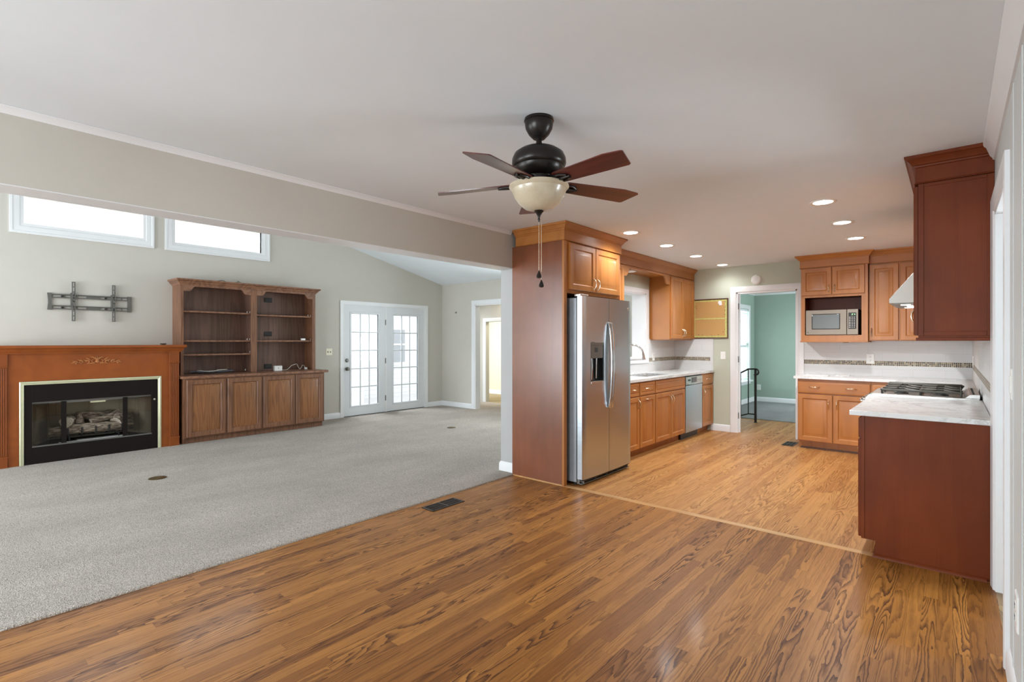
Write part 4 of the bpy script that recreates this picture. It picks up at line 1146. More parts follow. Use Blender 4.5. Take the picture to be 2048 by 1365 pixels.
# tall wall cabinet and corner cabinet
t = thing('wall_cabinet', 'tall maple wall cabinet with one door beside the microwave cabinet', 'cabinet', (-0.776, 7.59, 0))
dp2 = YF-7.59-0.001
MB().box(0, 0, 1.352, 0.30, dp2, 2.287).build('carcass', 'cab', t)
door(t, 0.008, 0.292, 1.36, 2.275, 0, (0.032, 1.455, True), plen=0.095)
t = thing('corner_wall_cabinet', 'maple corner wall cabinet half hidden behind the range hood', 'cabinet', (-0.475, 7.59, 0))
MB().box(0, 0, 1.352, 0.64, dp2, 2.287).box(0.33, -1.678, 1.352, 0.64, 0, 2.287).build('carcass', 'cab', t)
door(t, 0.008, 0.285, 1.36, 2.275, 0, (0.25, 1.455, True))
for k in range(3):
    d = MB().raised(0, 1.36, 0.53, 2.275, DOOR).build('door', 'cab', t, angle=25)
    d.location = (0.33, -0.03-k*0.55, 0); d.rotation_euler = (0, 0, -L90)
t = thing('crown_molding', 'maple crown moulding over the corner wall cabinets by the range', 'crown moulding', (-0.776, 7.59, 0))
MB().sweep([(0.0, 0), (0.631, 0), (0.631, -1.678)], CROWN, lambda a, b, h: (a, b, H-0.001+h)).box(0.002, 0.001, 2.289, 0.94, dp2, H-0.003).box(0.633, -1.678, 2.289, 0.94, 0.001, H-0.003).build('moulding', 'cab_h', t, angle=20)

# ------------------------------------------------------------------ peninsula (range wall run, faces -X)
t = thing('peninsula_base_cabinet', 'dark reddish maple base cabinet end facing the viewer', 'cabinet', (-0.438, 5.148, 0), -L90)
# local x runs towards world -Y (0 at y=5.148 .. 1.238 at y=3.91), local -y faces world -X
PW = 1.238
mb = MB().box(0, 0, 0.1, PW-0.02, 0.607, TOP).box(0, 0.075, 0, PW-0.02, 0.607, 0.1)
mb.build('carcass', 'cab', t)
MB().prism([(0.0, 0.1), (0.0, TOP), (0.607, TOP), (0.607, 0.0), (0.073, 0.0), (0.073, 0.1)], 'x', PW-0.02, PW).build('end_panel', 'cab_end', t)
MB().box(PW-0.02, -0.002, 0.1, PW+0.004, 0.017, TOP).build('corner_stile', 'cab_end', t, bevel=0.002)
Q = [(0, 0), (0.018, 0), (0.016, 0.008), (0.008, 0.016), (0, 0.02)]
MB().sweep([(PW, 0.59), (PW, 0.073), (0, 0.073)][::1], [(-o, h) for o, h in Q], lambda a, b, h: (a, b, h)).build('shoe_moulding', 'cab_end', t) if False else \
    MB().sweep([(0, 0.073), (PW, 0.073), (PW, 0.585)], Q, lambda a, b, h: (a, b, h)).build('shoe_moulding', 'cab_end', t)
MB().prism([(0.073, 0.02), (0.06, 0.02), (0.066, 0.06), (0.073, 0.085)], 'x', PW-0.02, PW).build('toe_bracket', 'cab_end', t)
for x0, x1 in ((0.008, 0.61), (0.62, PW-0.016)):
    dd = MB().raised(x0, 0.735, x1, 0.862, DRAW).build('drawer', 'cab_end', t, angle=25); bow_pull(dd, (x0+x1)/2, 0.80, -0.018, 0.1, False)
    xm = (x0+x1)/2
    door(t, x0, xm-0.003, 0.105, 0.724, 0, (xm-0.035, 0.62, True), mat='cab_end'); door(t, xm+0.003, x1, 0.105, 0.724, 0, (xm+0.035, 0.62, True), mat='cab_end')
tag(MB().box(-0.50, 3.885, TOP, XR-0.009, 5.149, CT).build('countertop', 'marble', bevel=0.003), 'white veined marble countertop on the near peninsula', 'countertop')

t = thing('peninsula_wall_cabinet', 'dark reddish maple wall cabinet end hanging over the peninsula', 'cabinet', (-0.155, 5.148, 0), -L90)
dpx = XR+0.155-0.001
MB().box(0, 0, 1.37, PW-0.02, dpx, 2.287).build('carcass', 'cab', t)
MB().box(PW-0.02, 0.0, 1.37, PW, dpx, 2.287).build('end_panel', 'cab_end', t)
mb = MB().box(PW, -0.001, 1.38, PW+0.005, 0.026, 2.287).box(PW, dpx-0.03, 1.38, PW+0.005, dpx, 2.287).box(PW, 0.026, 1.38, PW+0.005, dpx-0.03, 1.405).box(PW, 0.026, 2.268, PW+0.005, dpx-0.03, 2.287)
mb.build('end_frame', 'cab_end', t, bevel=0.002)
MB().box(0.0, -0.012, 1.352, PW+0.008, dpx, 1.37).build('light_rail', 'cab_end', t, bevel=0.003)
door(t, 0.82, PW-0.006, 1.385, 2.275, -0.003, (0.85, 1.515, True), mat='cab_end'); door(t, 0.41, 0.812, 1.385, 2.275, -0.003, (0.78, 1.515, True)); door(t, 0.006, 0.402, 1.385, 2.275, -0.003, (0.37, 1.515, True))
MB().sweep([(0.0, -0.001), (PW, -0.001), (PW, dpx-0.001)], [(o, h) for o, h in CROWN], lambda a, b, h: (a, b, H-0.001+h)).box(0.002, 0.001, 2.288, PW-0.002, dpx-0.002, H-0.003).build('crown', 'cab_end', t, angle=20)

# range
t = thing('gas_range', 'stainless gas range with black grates behind the peninsula counter', 'range', (-0.50, 5.91, 0), -L90)
RW = 0.756
MB().box(0.003, 0.0, 0.03, RW-0.003, 0.655, 0.895).build('body', 'steel_side', t)
MB().box(0.0, -0.005, 0.895, RW, 0.655, 0.918).build('cooktop', 'steel_x', t, bevel=0.004)
MB().prism([(0.0, 0.78), (-0.05, 0.80), (-0.055, 0.87), (-0.03, 0.905), (0.0, 0.912)], 'x', 0.0, RW).build('control_panel', 'steel_x', t, bevel=0.003)
for k in range(5):
    x = 0.09+k*0.144
    MB().lathe([(0, -0.052), (0.028, -0.052), (0.027, -0.062), (0.022, -0.066), (0.021, -0.092), (0.018, -0.096), (0, -0.096)], (x, 0, 0.845), 20, 'y').build('knob', 'chrome', t)
od = MB().box(0.01, -0.035, 0.2, RW-0.01, 0.0, 0.765).build('oven_door', 'steel', t, bevel=0.004)
MB().tube([(0.06, -0.035, 0.73), (0.06, -0.075, 0.73), (RW-0.06, -0.075, 0.73), (RW-0.06, -0.035, 0.73)], 0.012, 10).build('handle', 'chrome', od)
MB().box(0.01, -0.02, 0.05, RW-0.01, 0.0, 0.19).build('warming_drawer', 'steel', t, bevel=0.004)
for x in (0.05, RW-0.05):
    for y in (0.06, 0.6):
        MB().lathe([(0, 0), (0.02, 0), (0.02, 0.032), (0, 0.032)], (x, y, 0), 10).build('foot', 'black', t)
def grate(x0, x1, y0, y1):
    mb = MB(); z = 0.95
    for p in ([(x0, y0, z), (x1, y0, z), (x1, y1, z), (x0, y1, z)],):
        mb.tube(p, 0.0085, 6, True)
    mb.tube([(x0, (y0+y1)/2, z), (x1, (y0+y1)/2, z)], 0.008, 6)
    for yc in (y0+(y1-y0)*0.25, y0+(y1-y0)*0.75):
        xc = (x0+x1)/2
        for k in range(4):
            a = PI/4+k*PI/2
            mb.tube([(xc+0.035*math.cos(a), yc+0.035*math.sin(a), z+0.008), (xc+0.075*math.cos(a), yc+0.075*math.sin(a), z+0.004), (xc+(x1-x0)/2*math.copysign(1, math.cos(a)), yc+0.13*math.copysign(1, math.sin(a)), z)], 0.008, 6)
    for x in (x0, x1):
        for y in (y0, (y0+y1)/2, y1): mb.tube([(x, y, z), (x, y, 0.918)], 0.009, 6)
    return mb
for x0, x1 in ((0.035, 0.255), (0.268, 0.488), (0.501, 0.721)):
    grate(x0, x1, 0.06, 0.55).build('grate', 'iron', t)
for x in (0.145, 0.611):
    for y in (0.18, 0.43):
        MB().lathe([(0, 0.918), (0.05, 0.918), (0.046, 0.928), (0.034, 0.93), (0.032, 0.938), (0, 0.94)], (x, y, 0), 20).build('burner', 'black', t)
MB().tube([(0.022, 0.05, 0.945), (0.022, 0.06, 0.952), (0.022, 0.56, 0.952), (0.022, 0.57, 0.945)], [0.018, 0.022, 0.022, 0.018], 12).build('griddle_rail', 'iron', t)
mb = MB().prism([(0.57, 0.918), (0.60, 0.945), (0.655, 0.945), (0.655, 0.918)], 'x', 0.0, RW).build('back_vent', 'steel_x', t)
for k in range(14):
    x = 0.05+k*0.05
    MB().box(x, 0.615, 0.9455, x+0.028, 0.628, 0.947).build('vent_slot', 'slot', mb)

# hood
t = thing('range_hood', 'stainless wedge range hood over the gas range', 'range hood', (XR-0.009, 5.905, 0), -L90)
# local -y faces -X : wedge from wall (y=0) out to y=-0.565
HWd = 0.752
MB().prism([(0, 1.655), (-0.56, 1.655), (-0.56, 1.69), (-0.30, 2.03), (-0.30, 2.287), (0, 2.287)], 'x', 0, HWd).build('shell', 'hood', t, bevel=0.002)
MB().box(0.02, -0.53, 1.648, HWd-0.02, -0.03, 1.655).build('filter', 'mountgrey', t)
for x in (0.15, HWd-0.14):
    MB().lathe([(0, 1.648), (0.034, 1.648), (0.032, 1.644), (0, 1.644)], (x, -0.46, 0), 20).build('lamp_lens', 'hood_light', t)
MB().box(HWd*0.5-0.09, -0.46, 1.643, HWd*0.5+0.09, -0.42, 1.648).build('lamp_strip', 'hood_light', t)
MB().lathe([(0, 1.648), (0.022, 1.648), (0.02, 1.632), (0, 1.632)], (HWd-0.12, -0.33, 0), 16).build('control_knob', 'black', t)

# ------------------------------------------------------------------ recessed lights
LB = ['nearest the ceiling fan in the row above the range side', 'middle one of the row above the range side', 'farthest one of the row above the range side',
      'in front of the refrigerator cabinet crown, first of the sink row', 'second of the sink row, beyond the refrigerator cabinet', 'third of the sink row, above the dishwasher end', 'last of the sink row, close to the sage wall']
for k, (x, y) in enumerate([(-0.777, 4.676), (-0.777, 5.60), (-0.785, 6.54), (-2.474, 4.72), (-2.497, 5.63), (-2.516, 6.575), (-2.518, 7.58)]):
    t = thing('recessed_light', 'lit recessed ceiling light ' + LB[k], 'light', (x, y, H), 0, 'recessed kitchen ceiling lights')
    MB().lathe([(0.066, 0.0), (0.094, 0.0), (0.094, -0.004), (0.09, -0.006), (0.07, -0.004), (0.066, 0.0)], (0, 0, 0), 36).build('trim_ring', 'plastic', t)
    MB().lathe([(0, -0.001), (0.068, -0.001), (0.068, -0.003), (0, -0.003)], (0, 0, 0), 32).build('lens', 'can_light', t)
    l = bpy.data.lights.new('recessed_lamp', 'SPOT'); l.energy = (50, 50, 40, 20, 46, 38, 7)[k]; l.spot_size = math.radians(165); l.spot_blend = 0.9; l.shadow_soft_size = 0.05; l.color = (0.94, 0.975, 1.0)
    lo = bpy.data.objects.new('recessed_lamp', l); COL.objects.link(lo); lo.location = (x, y, H-0.06)

# ------------------------------------------------------------------ ceiling fan
t = thing('ceiling_fan', 'dark bronze ceiling fan with mahogany blades and alabaster bowl', 'ceiling fan', (-1.553, 2.01, 0))
MB().lathe([(0, H), (0.072, H), (0.074, H-0.012), (0.068, H-0.016), (0.070, H-0.026), (0.066, H-0.05), (0.05, H-0.078), (0.036, H-0.092), (0.03, H-0.098), (0, H-0.1)], (0, 0, 0), 40).build('canopy', 'bronze', t)
MB().lathe([(0, 2.37), (0.014, 2.36), (0.014, 2.335), (0.02, 2.32), (0.028, 2.306), (0.03, 2.30), (0, 2.30)], (0, 0, 0), 24).build('downrod', 'bronze', t)
MB().lathe([(0, 2.306), (0.05, 2.304), (0.095, 2.294), (0.122, 2.275), (0.133, 2.25), (0.134, 2.226), (0.128, 2.212), (0.122, 2.208), (0.120, 2.196), (0.108, 2.176), (0.09, 2.165), (0.07, 2.16), (0.066, 2.148), (0.066, 2.134), (0.078, 2.13), (0.08, 2.122), (0, 2.12)], (0, 0, 0), 48).build('motor_housing', 'bronze', t)
bw = MB().lathe([(0.138, 2.119), (0.147, 2.118), (0.149, 2.110), (0.142, 2.102), (0.135, 2.096), (0.133, 2.088), (0.122, 2.062), (0.10, 2.03), (0.07, 2.006), (0.03, 1.996), (0, 1.995), (0, 2.0), (0.065, 2.012), (0.096, 2.035), (0.117, 2.065), (0.128, 2.09), (0.138, 2.119)], (0, 0, 0), 48).build('glass_bowl', 'alabaster', t)
MB().lathe([(0, 2.0), (0.022, 1.998), (0.024, 1.992), (0.016, 1.984), (0.008, 1.97), (0.005, 1.958), (0.007, 1.953), (0.005, 1.948), (0.004, 1.94), (0, 1.939)], (0, 0, 0), 20).build('finial', 'bronze', bw)
for k in range(5):
    a = math.radians(-10+72*k)
    bo = bpy.data.objects.new('blade_assembly', None)
    # blade: local x radial
    pitch = math.radians(-11)
    def rot(p, ang=a, pi_=pitch):
        x, y, z = p
        y, z = y*math.cos(pi_)-z*math.sin(pi_), y*math.sin(pi_)+z*math.cos(pi_)
        return (x*math.cos(ang)-y*math.sin(ang), x*math.sin(ang)+y*math.cos(ang), z)
    del bo
    outline = [(0.135, -0.045), (0.15, -0.05), (0.46, -0.066), (0.545, -0.052), (0.553, -0.044), (0.515, 0.058), (0.505, 0.064), (0.15, 0.05), (0.135, 0.045)]
    n = len(outline); th = 0.005; zb = 2.128
    mb = MB()
    top = [(x, y, th/2) for x, y in outline]; bot = [(x, y, -th/2) for x, y in outline]
    vs = []
    for (x, y, z) in top+bot:
        y2, z2 = y*math.cos(pitch)-z*math.sin(pitch), y*math.sin(pitch)+z*math.cos(pitch)
        vs.append((x, y2, z2-0.03*(x-0.13)))
    mb.add(vs, [tuple(range(n)), tuple(range(2*n-1, n-1, -1))]+[(i, (i+1) % n, n+(i+1) % n, n+i) for i in range(n)])
    b = mb.build('blade', 'blade', t); b.location = (0, 0, zb); b.rotation_euler = (0, 0, a)
    mb = MB().tube([(0.06, 0, 0.02), (0.10, 0.0, 0.012), (0.125, 0, -0.006), (0.16, 0, -0.009), (0.21, 0, -0.010)], [0.012, 0.011, 0.011, 0.009, 0.006], 8)
    mb.tube([(0.13, -0.028, 0.0), (0.11, -0.015, 0.0), (0.10, 0, 0.008), (0.11, 0.015, -0.006), (0.13, 0.028, -0.012)], 0.007, 8)
    mb.tube([(0.13, -0.028, -0.0), (0.17, -0.03, -0.002), (0.20, -0.012, -0.007)], 0.006, 8).tube([(0.13, 0.028, -0.013), (0.17, 0.03, -0.013), (0.20, 0.012, -0.011)], 0.006, 8)
    i_ = mb.build('blade_iron', 'bronze', b)
for k, (dx, dy, z0, z1) in enumerate(((0.0, 0.0, 1.94, 1.70), (0.006, 0.012, 1.94, 1.655))):
    ch = MB().tube([(dx, dy, z0), (dx, dy, z1)], 0.0011, 6).build('pull_chain', 'nickel', t)
    MB().lathe([(0, 0.0), (0.002, -0.002), (0.011, -0.022), (0.013, -0.030), (0.010, -0.037), (0, -0.040)], (dx, dy, z1), 16).build('teardrop_pull', 'bronze', ch)

# ------------------------------------------------------------------ floor registers and covers
def register(label, x, y, w, l, mat, along_y=True):
    t = thing('floor_register', label, 'floor vent', (x, y, 0.0), 0)
    MB().raised(0, 0, 0, 0, [(0, 0)], 0) if False else None
    mb = MB().box(-w/2, -l/2, 0, -w/2+0.014, l/2, 0.006).box(w/2-0.014, -l/2, 0, w/2, l/2, 0.006).box(-w/2, -l/2, 0, w/2, -l/2+0.016, 0.006).box(-w/2, l/2-0.016, 0, w/2, l/2, 0.006).box(-w/2+0.01, -0.01, 0, w/2-0.01, 0.01, 0.0055)
    mb.build('frame', mat, t, bevel=0.002)
    MB().box(-w/2+0.01, -l/2+0.01, 0.0002, w/2-0.01, l/2-0.01, 0.001).build('duct_shadow', 'black', t)
    mb = MB(); n = int(l/0.014)
    for k in range(n):
        y_ = -l/2+0.02+k*(l-0.04)/max(1, n-1)
        mb.box(-w/2+0.012, y_-0.0018, 0.001, w/2-0.012, y_+0.0018, 0.0045)
    for x_ in (-w/6, w/6): mb.box(x_-0.003, -l/2+0.012, 0.001, x_+0.003, l/2-0.012, 0.005)
    mb.build('grille', mat, t)
register('dark slotted floor register at the carpet edge', -3.18, 2.83, 0.145, 0.345, 'vent_brown')
register('dark floor register in front of the green room doorway', -1.615, 7.455, 0.135, 0.31, 'vent_brown')
register('reddish floor register on the oak beside the iron railing', -2.86, 9.15, 0.1, 0.25, 'vent_red')
for lab, x, y, r in (('round brass floor outlet cover in the carpet in front of the fireplace', -5.874, 1.53, 0.076), ('round dark floor outlet cover in the carpet by the French doors', -5.86, 5.379, 0.07)):
    t = thing('floor_outlet_cover', lab, 'floor outlet', (x, y, CZ-0.001))
    MB().lathe([(0, 0), (r, 0), (r, 0.003), (r-0.006, 0.006), (0, 0.006)], (0, 0, 0), 32).build('cover', 'cover_brass', t)
    MB().box(-r*0.6, -0.014, 0.0055, r*0.6, 0.014, 0.008).build('flap', 'cover_brass', t, bevel=0.001)
t = thing('wall_hook', 'small dark hook on the end wall left of the hall doorway', 'hook', (-7.64, YE, 1.93))
MB().box(-0.008, -0.004, -0.02, 0.008, 0, 0.02).build('backplate', 'mountgrey', t)
MB().tube([(0, -0.003, 0.012), (0, -0.018, 0.0), (0, -0.024, -0.014), (0, -0.036, -0.012), (0, -0.04, 0.004)], 0.004, 8).build('prong', 'mountgrey', t)

# ------------------------------------------------------------------ fireplace mantel
MFX = -7.55
t = thing('fireplace_mantel', 'orange cherry fireplace mantel with fluted pilasters and carved ornament', 'mantel', (MFX, 0.51, 0), L90)
ML = 1.691     # between the outer pilaster faces
DPT = abs(XL-MFX)-0.001
OX0, OX1, OZ = 0.20, 1.497, 0.912
mb = MB().box(0, 0, 0, OX0, DPT, 1.215).box(OX1, 0, 0, ML, DPT, 1.215).box(OX0, 0, OZ, OX1, DPT, 1.215)
mb.build('surround_body', 'mantel', t)
for x0 in (0.0, ML-0.112):
    mb = MB().box(x0, -0.018, 0.0, x0+0.112, 0, 0.115).box(x0-0.004, -0.022, 0.115, x0+0.116, 0, 0.13)
    mb.box(x0-0.003, -0.022, 1.07, x0+0.115, 0, 1.082).box(x0, -0.018, 1.082, x0+0.112, 0, 1.215).box(x0+0.002, -0.012, 0.13, x0+0.11, 0, 1.07)
    for k in range(6):
        xx = x0+0.008+k*0.0177; mb.box(xx, -0.018, 0.14, xx+0.0105, -0.011, 1.06)
    mb.build('fluted_pilaster', 'mantel_v', t, bevel=0.002)
SH = [(-0.005, 1.21), (0.022, 1.21), (0.024, 1.222), (0.034, 1.232), (0.044, 1.25), (0.05, 1.262), (0.066, 1.268), (0.07, 1.276), (0.07, 1.296), (0.066, 1.3), (-0.005, 1.3)]
mb = MB().sweep([(0, DPT), (0, 0), (ML, 0), (ML, DPT)], SH, lambda a, b, h: (a, b, h)).box(0.0, 0, 1.216, ML, DPT, 1.299)
mb.build('mantel_shelf', 'mantel', t, angle=25)
# carved ornament: scrolls mirrored about the middle
mb = MB(); oc = 0.86; oz = 1.12
def scroll(cx_, cz_, r0, turns, sgn, start, rr=0.006, n=26):
    pts = []
    for k in range(n):
        q = k/(n-1); r_ = r0*(1-0.8*q); a_ = start+sgn*turns*2*PI*q
        pts.append((cx_+r_*math.cos(a_), -0.003-0.004*q, cz_+r_*math.sin(a_)))
    mb.tube(pts, [rr*(1-0.5*k/(n-1)) for k in range(n)], 6)
for sg in (-1, 1):
    scroll(oc+sg*0.035, oz+0.004, 0.034, 1.1, sg, PI/2)
    scroll(oc+sg*0.095, oz-0.006, 0.026, 1.0, -sg, -PI/2)
    scroll(oc+sg*0.150, oz-0.008, 0.022, 1.0, sg, PI/2)
    scroll(oc+sg*0.200, oz-0.014, 0.018, 1.0, -sg, -PI/2)
    for (x0, z0, x1, z1) in ((0.02, 0.03, 0.06, 0.045), (0.06, 0.005, 0.105, 0.035), (0.07, -0.01, 0.13, 0.012), (0.12, -0.012, 0.175, 0.014), (0.165, -0.016, 0.225, 0.0), (0.19, -0.02, 0.235, -0.022), (0.02, -0.03, 0.08, -0.03)):
        mb.tube([(oc+sg*x0, -0.002, oz+z0), (oc+sg*(x0+x1)/2, -0.007, oz+(z0+z1)/2+0.006), (oc+sg*x1, -0.003, oz+z1)], [0.004, 0.008, 0.002], 6)
mb.lathe([(0, -0.014), (0.012, -0.012), (0.018, -0.006), (0.02, 0.001)], (oc, 0, oz-0.008), 14, 'y')
for k in range(5):
    a_ = PI/2+(k-2)*0.45
    mb.tube([(oc, -0.004, oz+0.008), (oc+0.045*math.cos(a_), -0.008, oz+0.008+0.045*math.sin(a_))], [0.008, 0.003], 6)
mb.build('carved_ornament', 'carving', t, angle=60)

# fireplace insert
t = thing('fireplace_insert', 'black fireplace insert with pale brass edging and smoked glass doors', 'fireplace', (MFX, 0.712, 0), L90)
IW = 1.293
MB().sweep([(0, 0), (0, 0.91), (IW, 0.91), (IW, 0)], [(0, -0.01), (0, 0.006), (0.008, 0.011), (0.018, 0.011), (0.022, 0.007), (0.03, 0.009), (0.036, 0.006), (0.036, -0.01)], lambda a, z, h: (a, -h, z)).build('brass_edging', 'brass', t, angle=30)
o0, o1, p0, p1 = 0.10, IW-0.10, 0.20, 0.685
mb = MB().box(0.036, 0.0, 0, o0, 0.03, 0.874).box(o1, 0, 0, IW-0.036, 0.03, 0.874).box(o0, 0, 0, o1, 0.03, p0).box(o0, 0, p1, o1, 0.03, 0.874)
mb.build('face_panel', 'black_enamel', t, bevel=0.002)
mb = MB()
# tapered firebox
bx0, bx1 = 0.27, IW-0.27; yb = 0.40
mb.add([(o0, 0.03, p0), (bx0, yb, p0), (bx0, yb, p1-0.01), (o0, 0.03, p1)], [(0, 1, 2, 3)])
mb.add([(o1, 0.03, p0), (bx1, yb, p0), (bx1, yb, p1-0.01), (o1, 0.03, p1)], [(0, 3, 2, 1)])
mb.add([(bx0, yb, p0), (bx1, yb, p0), (bx1, yb, p1-0.01), (bx0, yb, p1-0.01)], [(0, 1, 2, 3)])
mb.add([(o0, 0.03, p1), (o1, 0.03, p1), (bx1, yb, p1-0.01), (bx0, yb, p1-0.01)], [(0, 1, 2, 3)])
mb.build('firebox_lining', 'firebrick', t)
MB().add([(o0, 0.02, p0), (o1, 0.02, p0), (bx1, yb, p0), (bx0, yb, p0), (o0, 0.02, p0-0.01), (o1, 0.02, p0-0.01), (bx1, yb, p0-0.01), (bx0, yb, p0-0.01)], [(0, 1, 2, 3), (7, 6, 5, 4), (0, 4, 5, 1), (1, 5, 6, 2), (2, 6, 7, 3), (3, 7, 4, 0)]).build('firebox_floor', 'black_enamel', t)
MB().box(0.33, 0.03, p0, 0.93, 0.10, p0+0.006).box(0.50, 0.12, p0, 0.98, 0.2, p0+0.004).build('ash_bed', 'ash', t)
MB().box(o0, 0.028, p1-0.032, o1, 0.034, p1-0.004).build('top_rail', 'mountgrey', t)
MB().box(o0+0.5, 0.024, p1-0.05, o0+0.64, 0.032, p1-0.032).build('flue_tab', 'brass', t)
MB().box(o0, -0.004, p0-0.006, o1, 0.012, p0+0.008).build('lower_track', 'mountgrey', t)
for k, (xa, xb, xm) in enumerate(((o0+0.005, 0.365, 0.235), (o1-0.005, IW-0.365, IW-0.235))):
    sg = 1 if k == 0 else -1
    g = MB().add([(xa, 0.012, p0+0.01), (xm, 0.012+0.0, p0+0.01), (xm, 0.012, p1-0.02), (xa, 0.012, p1-0.02), (xa, 0.016, p0+0.01), (xm, 0.016, p0+0.01), (xm, 0.016, p1-0.02), (xa, 0.016, p1-0.02)],
             [(0, 1, 2, 3), (7, 6, 5, 4), (0, 4, 5, 1), (1, 5, 6, 2), (2, 6, 7, 3), (3, 7, 4, 0)])
    g.add([(xm, 0.012, p0+0.01), (xb, 0.03, p0+0.01), (xb, 0.03, p1-0.02), (xm, 0.012, p1-0.02)], [(0, 1, 2, 3)])
    go = g.build('glass_door', 'smoked', t, smooth=False)
    MB().box(xb-0.022, 0.014, p0+0.006, xb+0.022, 0.034, p1-0.012).build('door_stile', 'black_enamel', go)
MB().lathe([(0, -0.016), (0.012, -0.014), (0.012, -0.004), (0.006, 0), (0, 0)], (o1+0.025, 0, p1-0.06), 14, 'y').build('latch_knob', 'chrome', t)

# grate and logs
gr = thing('log_grate', 'black iron grate holding the fireplace logs', 'grate', (MFX-0.2, 0.712+IW/2, p0+0.0), L90)
mb = MB()
for k in range(5):
    x = -0.24+k*0.125
    mb.tube([(x, -0.137, 0.155), (x, -0.137, 0.085), (x, -0.10, 0.056), (x, 0.10, 0.056)], 0.010, 6)
mb.tube([(-0.3, -0.08, 0.056), (0.32, -0.08, 0.056)], 0.008, 6).tube([(-0.3, 0.09, 0.056), (0.32, 0.09, 0.056)], 0.008, 6)
for x in (-0.22, 0.24):
    for y in (-0.08, 0.09): mb.tube([(x, y, 0.056), (x, y, 0.0)], 0.009, 6)
mb.build('bars', 'black', gr)
def log(name, label, p0_, p1_, r0, r1, seed, knots=0.2):
    rnd = random.Random(seed)
    a, b = Vector(p0_), Vector(p1_); L_ = (b-a).length
    n, sg = 14, 18
    mb = MB(); vs, fs = [], []
    t_ = (b-a).normalized(); u = t_.orthogonal().normalized(); w = t_.cross(u)
    ph = [rnd.uniform(0, 6.28) for _ in range(6)]
    for i in range(n):
        q = i/(n-1); c = a.lerp(b, q); c = c + u*0.012*math.sin(q*5+ph[0]) + w*0.01*math.sin(q*4+ph[1])
        for k in range(sg):
            an = 2*PI*k/sg
            r = (r0+(r1-r0)*q)*(1+0.10*math.sin(3*an+ph[2]+q*3)+0.06*math.sin(5*an+ph[3])+0.05*rnd.uniform(-1, 1)+knots*0.5*max(0, math.sin(q*9+ph[4]))*max(0, math.cos(an-ph[5])))
            vs.append(tuple(c+(u*math.cos(an)+w*math.sin(an))*r))
    for i in range(n-1):
        for k in range(sg):
            k2 = (k+1) % sg; fs.append((i*sg+k, i*sg+k2, (i+1)*sg+k2, (i+1)*sg+k))
    root = thing('fireplace_log', label, 'log', (MFX-0.2, 0.712+IW/2, p0), L90, 'gas fireplace logs')
    mb.add(vs, fs); mb.build('bark', 'bark', root, angle=80)
    for i, q in ((0, -0.001), (n-1, 0.001)):
        MB().add([tuple(Vector(vs[i*sg+k])+t_*q) for k in range(sg)], [tuple(range(sg))]).build('cut_end', 'logend', root)
    return root
log('l', 'long front log lying across the grate bars', (-0.40, -0.06, 0.115), (0.38, -0.05, 0.135), 0.055, 0.06, 1)
log('l', 'short log with pale round cut end facing the room', (-0.245, -0.10, 0.225), (-0.20, 0.12, 0.23), 0.062, 0.055, 2, 0.05)
log('l', 'slender log leaning diagonally over the front log', (-0.02, -0.07, 0.205), (0.26, 0.02, 0.275), 0.026, 0.033, 3)
log('l', 'dark back log behind the diagonal one', (-0.12, 0.11, 0.245), (0.20, 0.12, 0.26), 0.055, 0.05, 4)
log('l', 'stubby upright log chunk between round end and diagonal log', (-0.12, -0.01, 0.18), (-0.11, 0.03, 0.29), 0.042, 0.035, 5)
log('l', 'knobbly pale log chunk near the brass-knob end', (0.21, -0.075, 0.175), (0.30, -0.02, 0.235), 0.075, 0.06, 6, 0.4)
log('l', 'small log piece at the far end of the pile', (0.32, 0.02, 0.2), (0.40, 0.03, 0.19), 0.06, 0.05, 7)

t = thing('trinket_dish', 'tiny dark dish lying on the mantel shelf', 'dish', (-7.78, 2.09, 1.3))
MB().lathe([(0, 0), (0.02, 0), (0.035, 0.012), (0.038, 0.02), (0.033, 0.018), (0.02, 0.006), (0, 0.006)], (0, 0, 0), 18).build('bowl', 'mountgrey', t)

# ------------------------------------------------------------------ TV wall bracket
t = thing('tv_wall_bracket', 'grey steel television bracket bolted above the mantel', 'bracket', (XL, 0.999, 1.72), L90)
TW = 0.813
for z in (0.155, 0.02):
    mb = MB().box(0.01, -0.018, z+0.022, TW-0.01, 0, z+0.034).box(0.01, -0.018, z-0.012, TW-0.01, 0, z-0.0)
    for x0, x1 in ((0.01, 0.05), (0.14, 0.155), (0.26, 0.28), (0.36, 0.50), (0.62, 0.635), (0.71, 0.715), (0.77, TW-0.01)):
        mb.box(x0, -0.012, z, x1, -0.002, z+0.022)
    mb.box(0.01, -0.026, z+0.030, TW-0.01, -0.018, z+0.036)
    mb.build('rail', 'mountgrey', t)
for x0 in (0.0, TW-0.04):
    MB().prism([(x0, 0), (x0+0.04, 0), (x0+0.04, 0.2), (x0, 0.2), (x0+0.008 if x0 == 0 else x0, 0.12), (x0+0.008 if x0 == 0 else x0, 0.08)], 'y', -0.022, 0).build('end_bracket', 'mountgrey', t)
for xc, z0, z1 in ((0.235, -0.13, 0.345), (0.625, -0.128, 0.335)):
    mb = MB().box(xc-0.016, -0.05, z0, xc-0.007, -0.024, z1).box(xc+0.007, -0.05, z0, xc+0.016, -0.024, z1)
    for k in range(9):
        z = z0+0.0+k*(z1-z0-0.012)/8; mb.box(xc-0.007, -0.05, z, xc+0.007, -0.046, z+0.012)
    mb.box(xc-0.007, -0.05, z0+0.18, xc+0.007, -0.046, z0+0.27)
    mb.box(xc-0.026, -0.05, 0.03, xc-0.018, -0.0, 0.21)
    mb.build('arm', 'mountgrey', t)
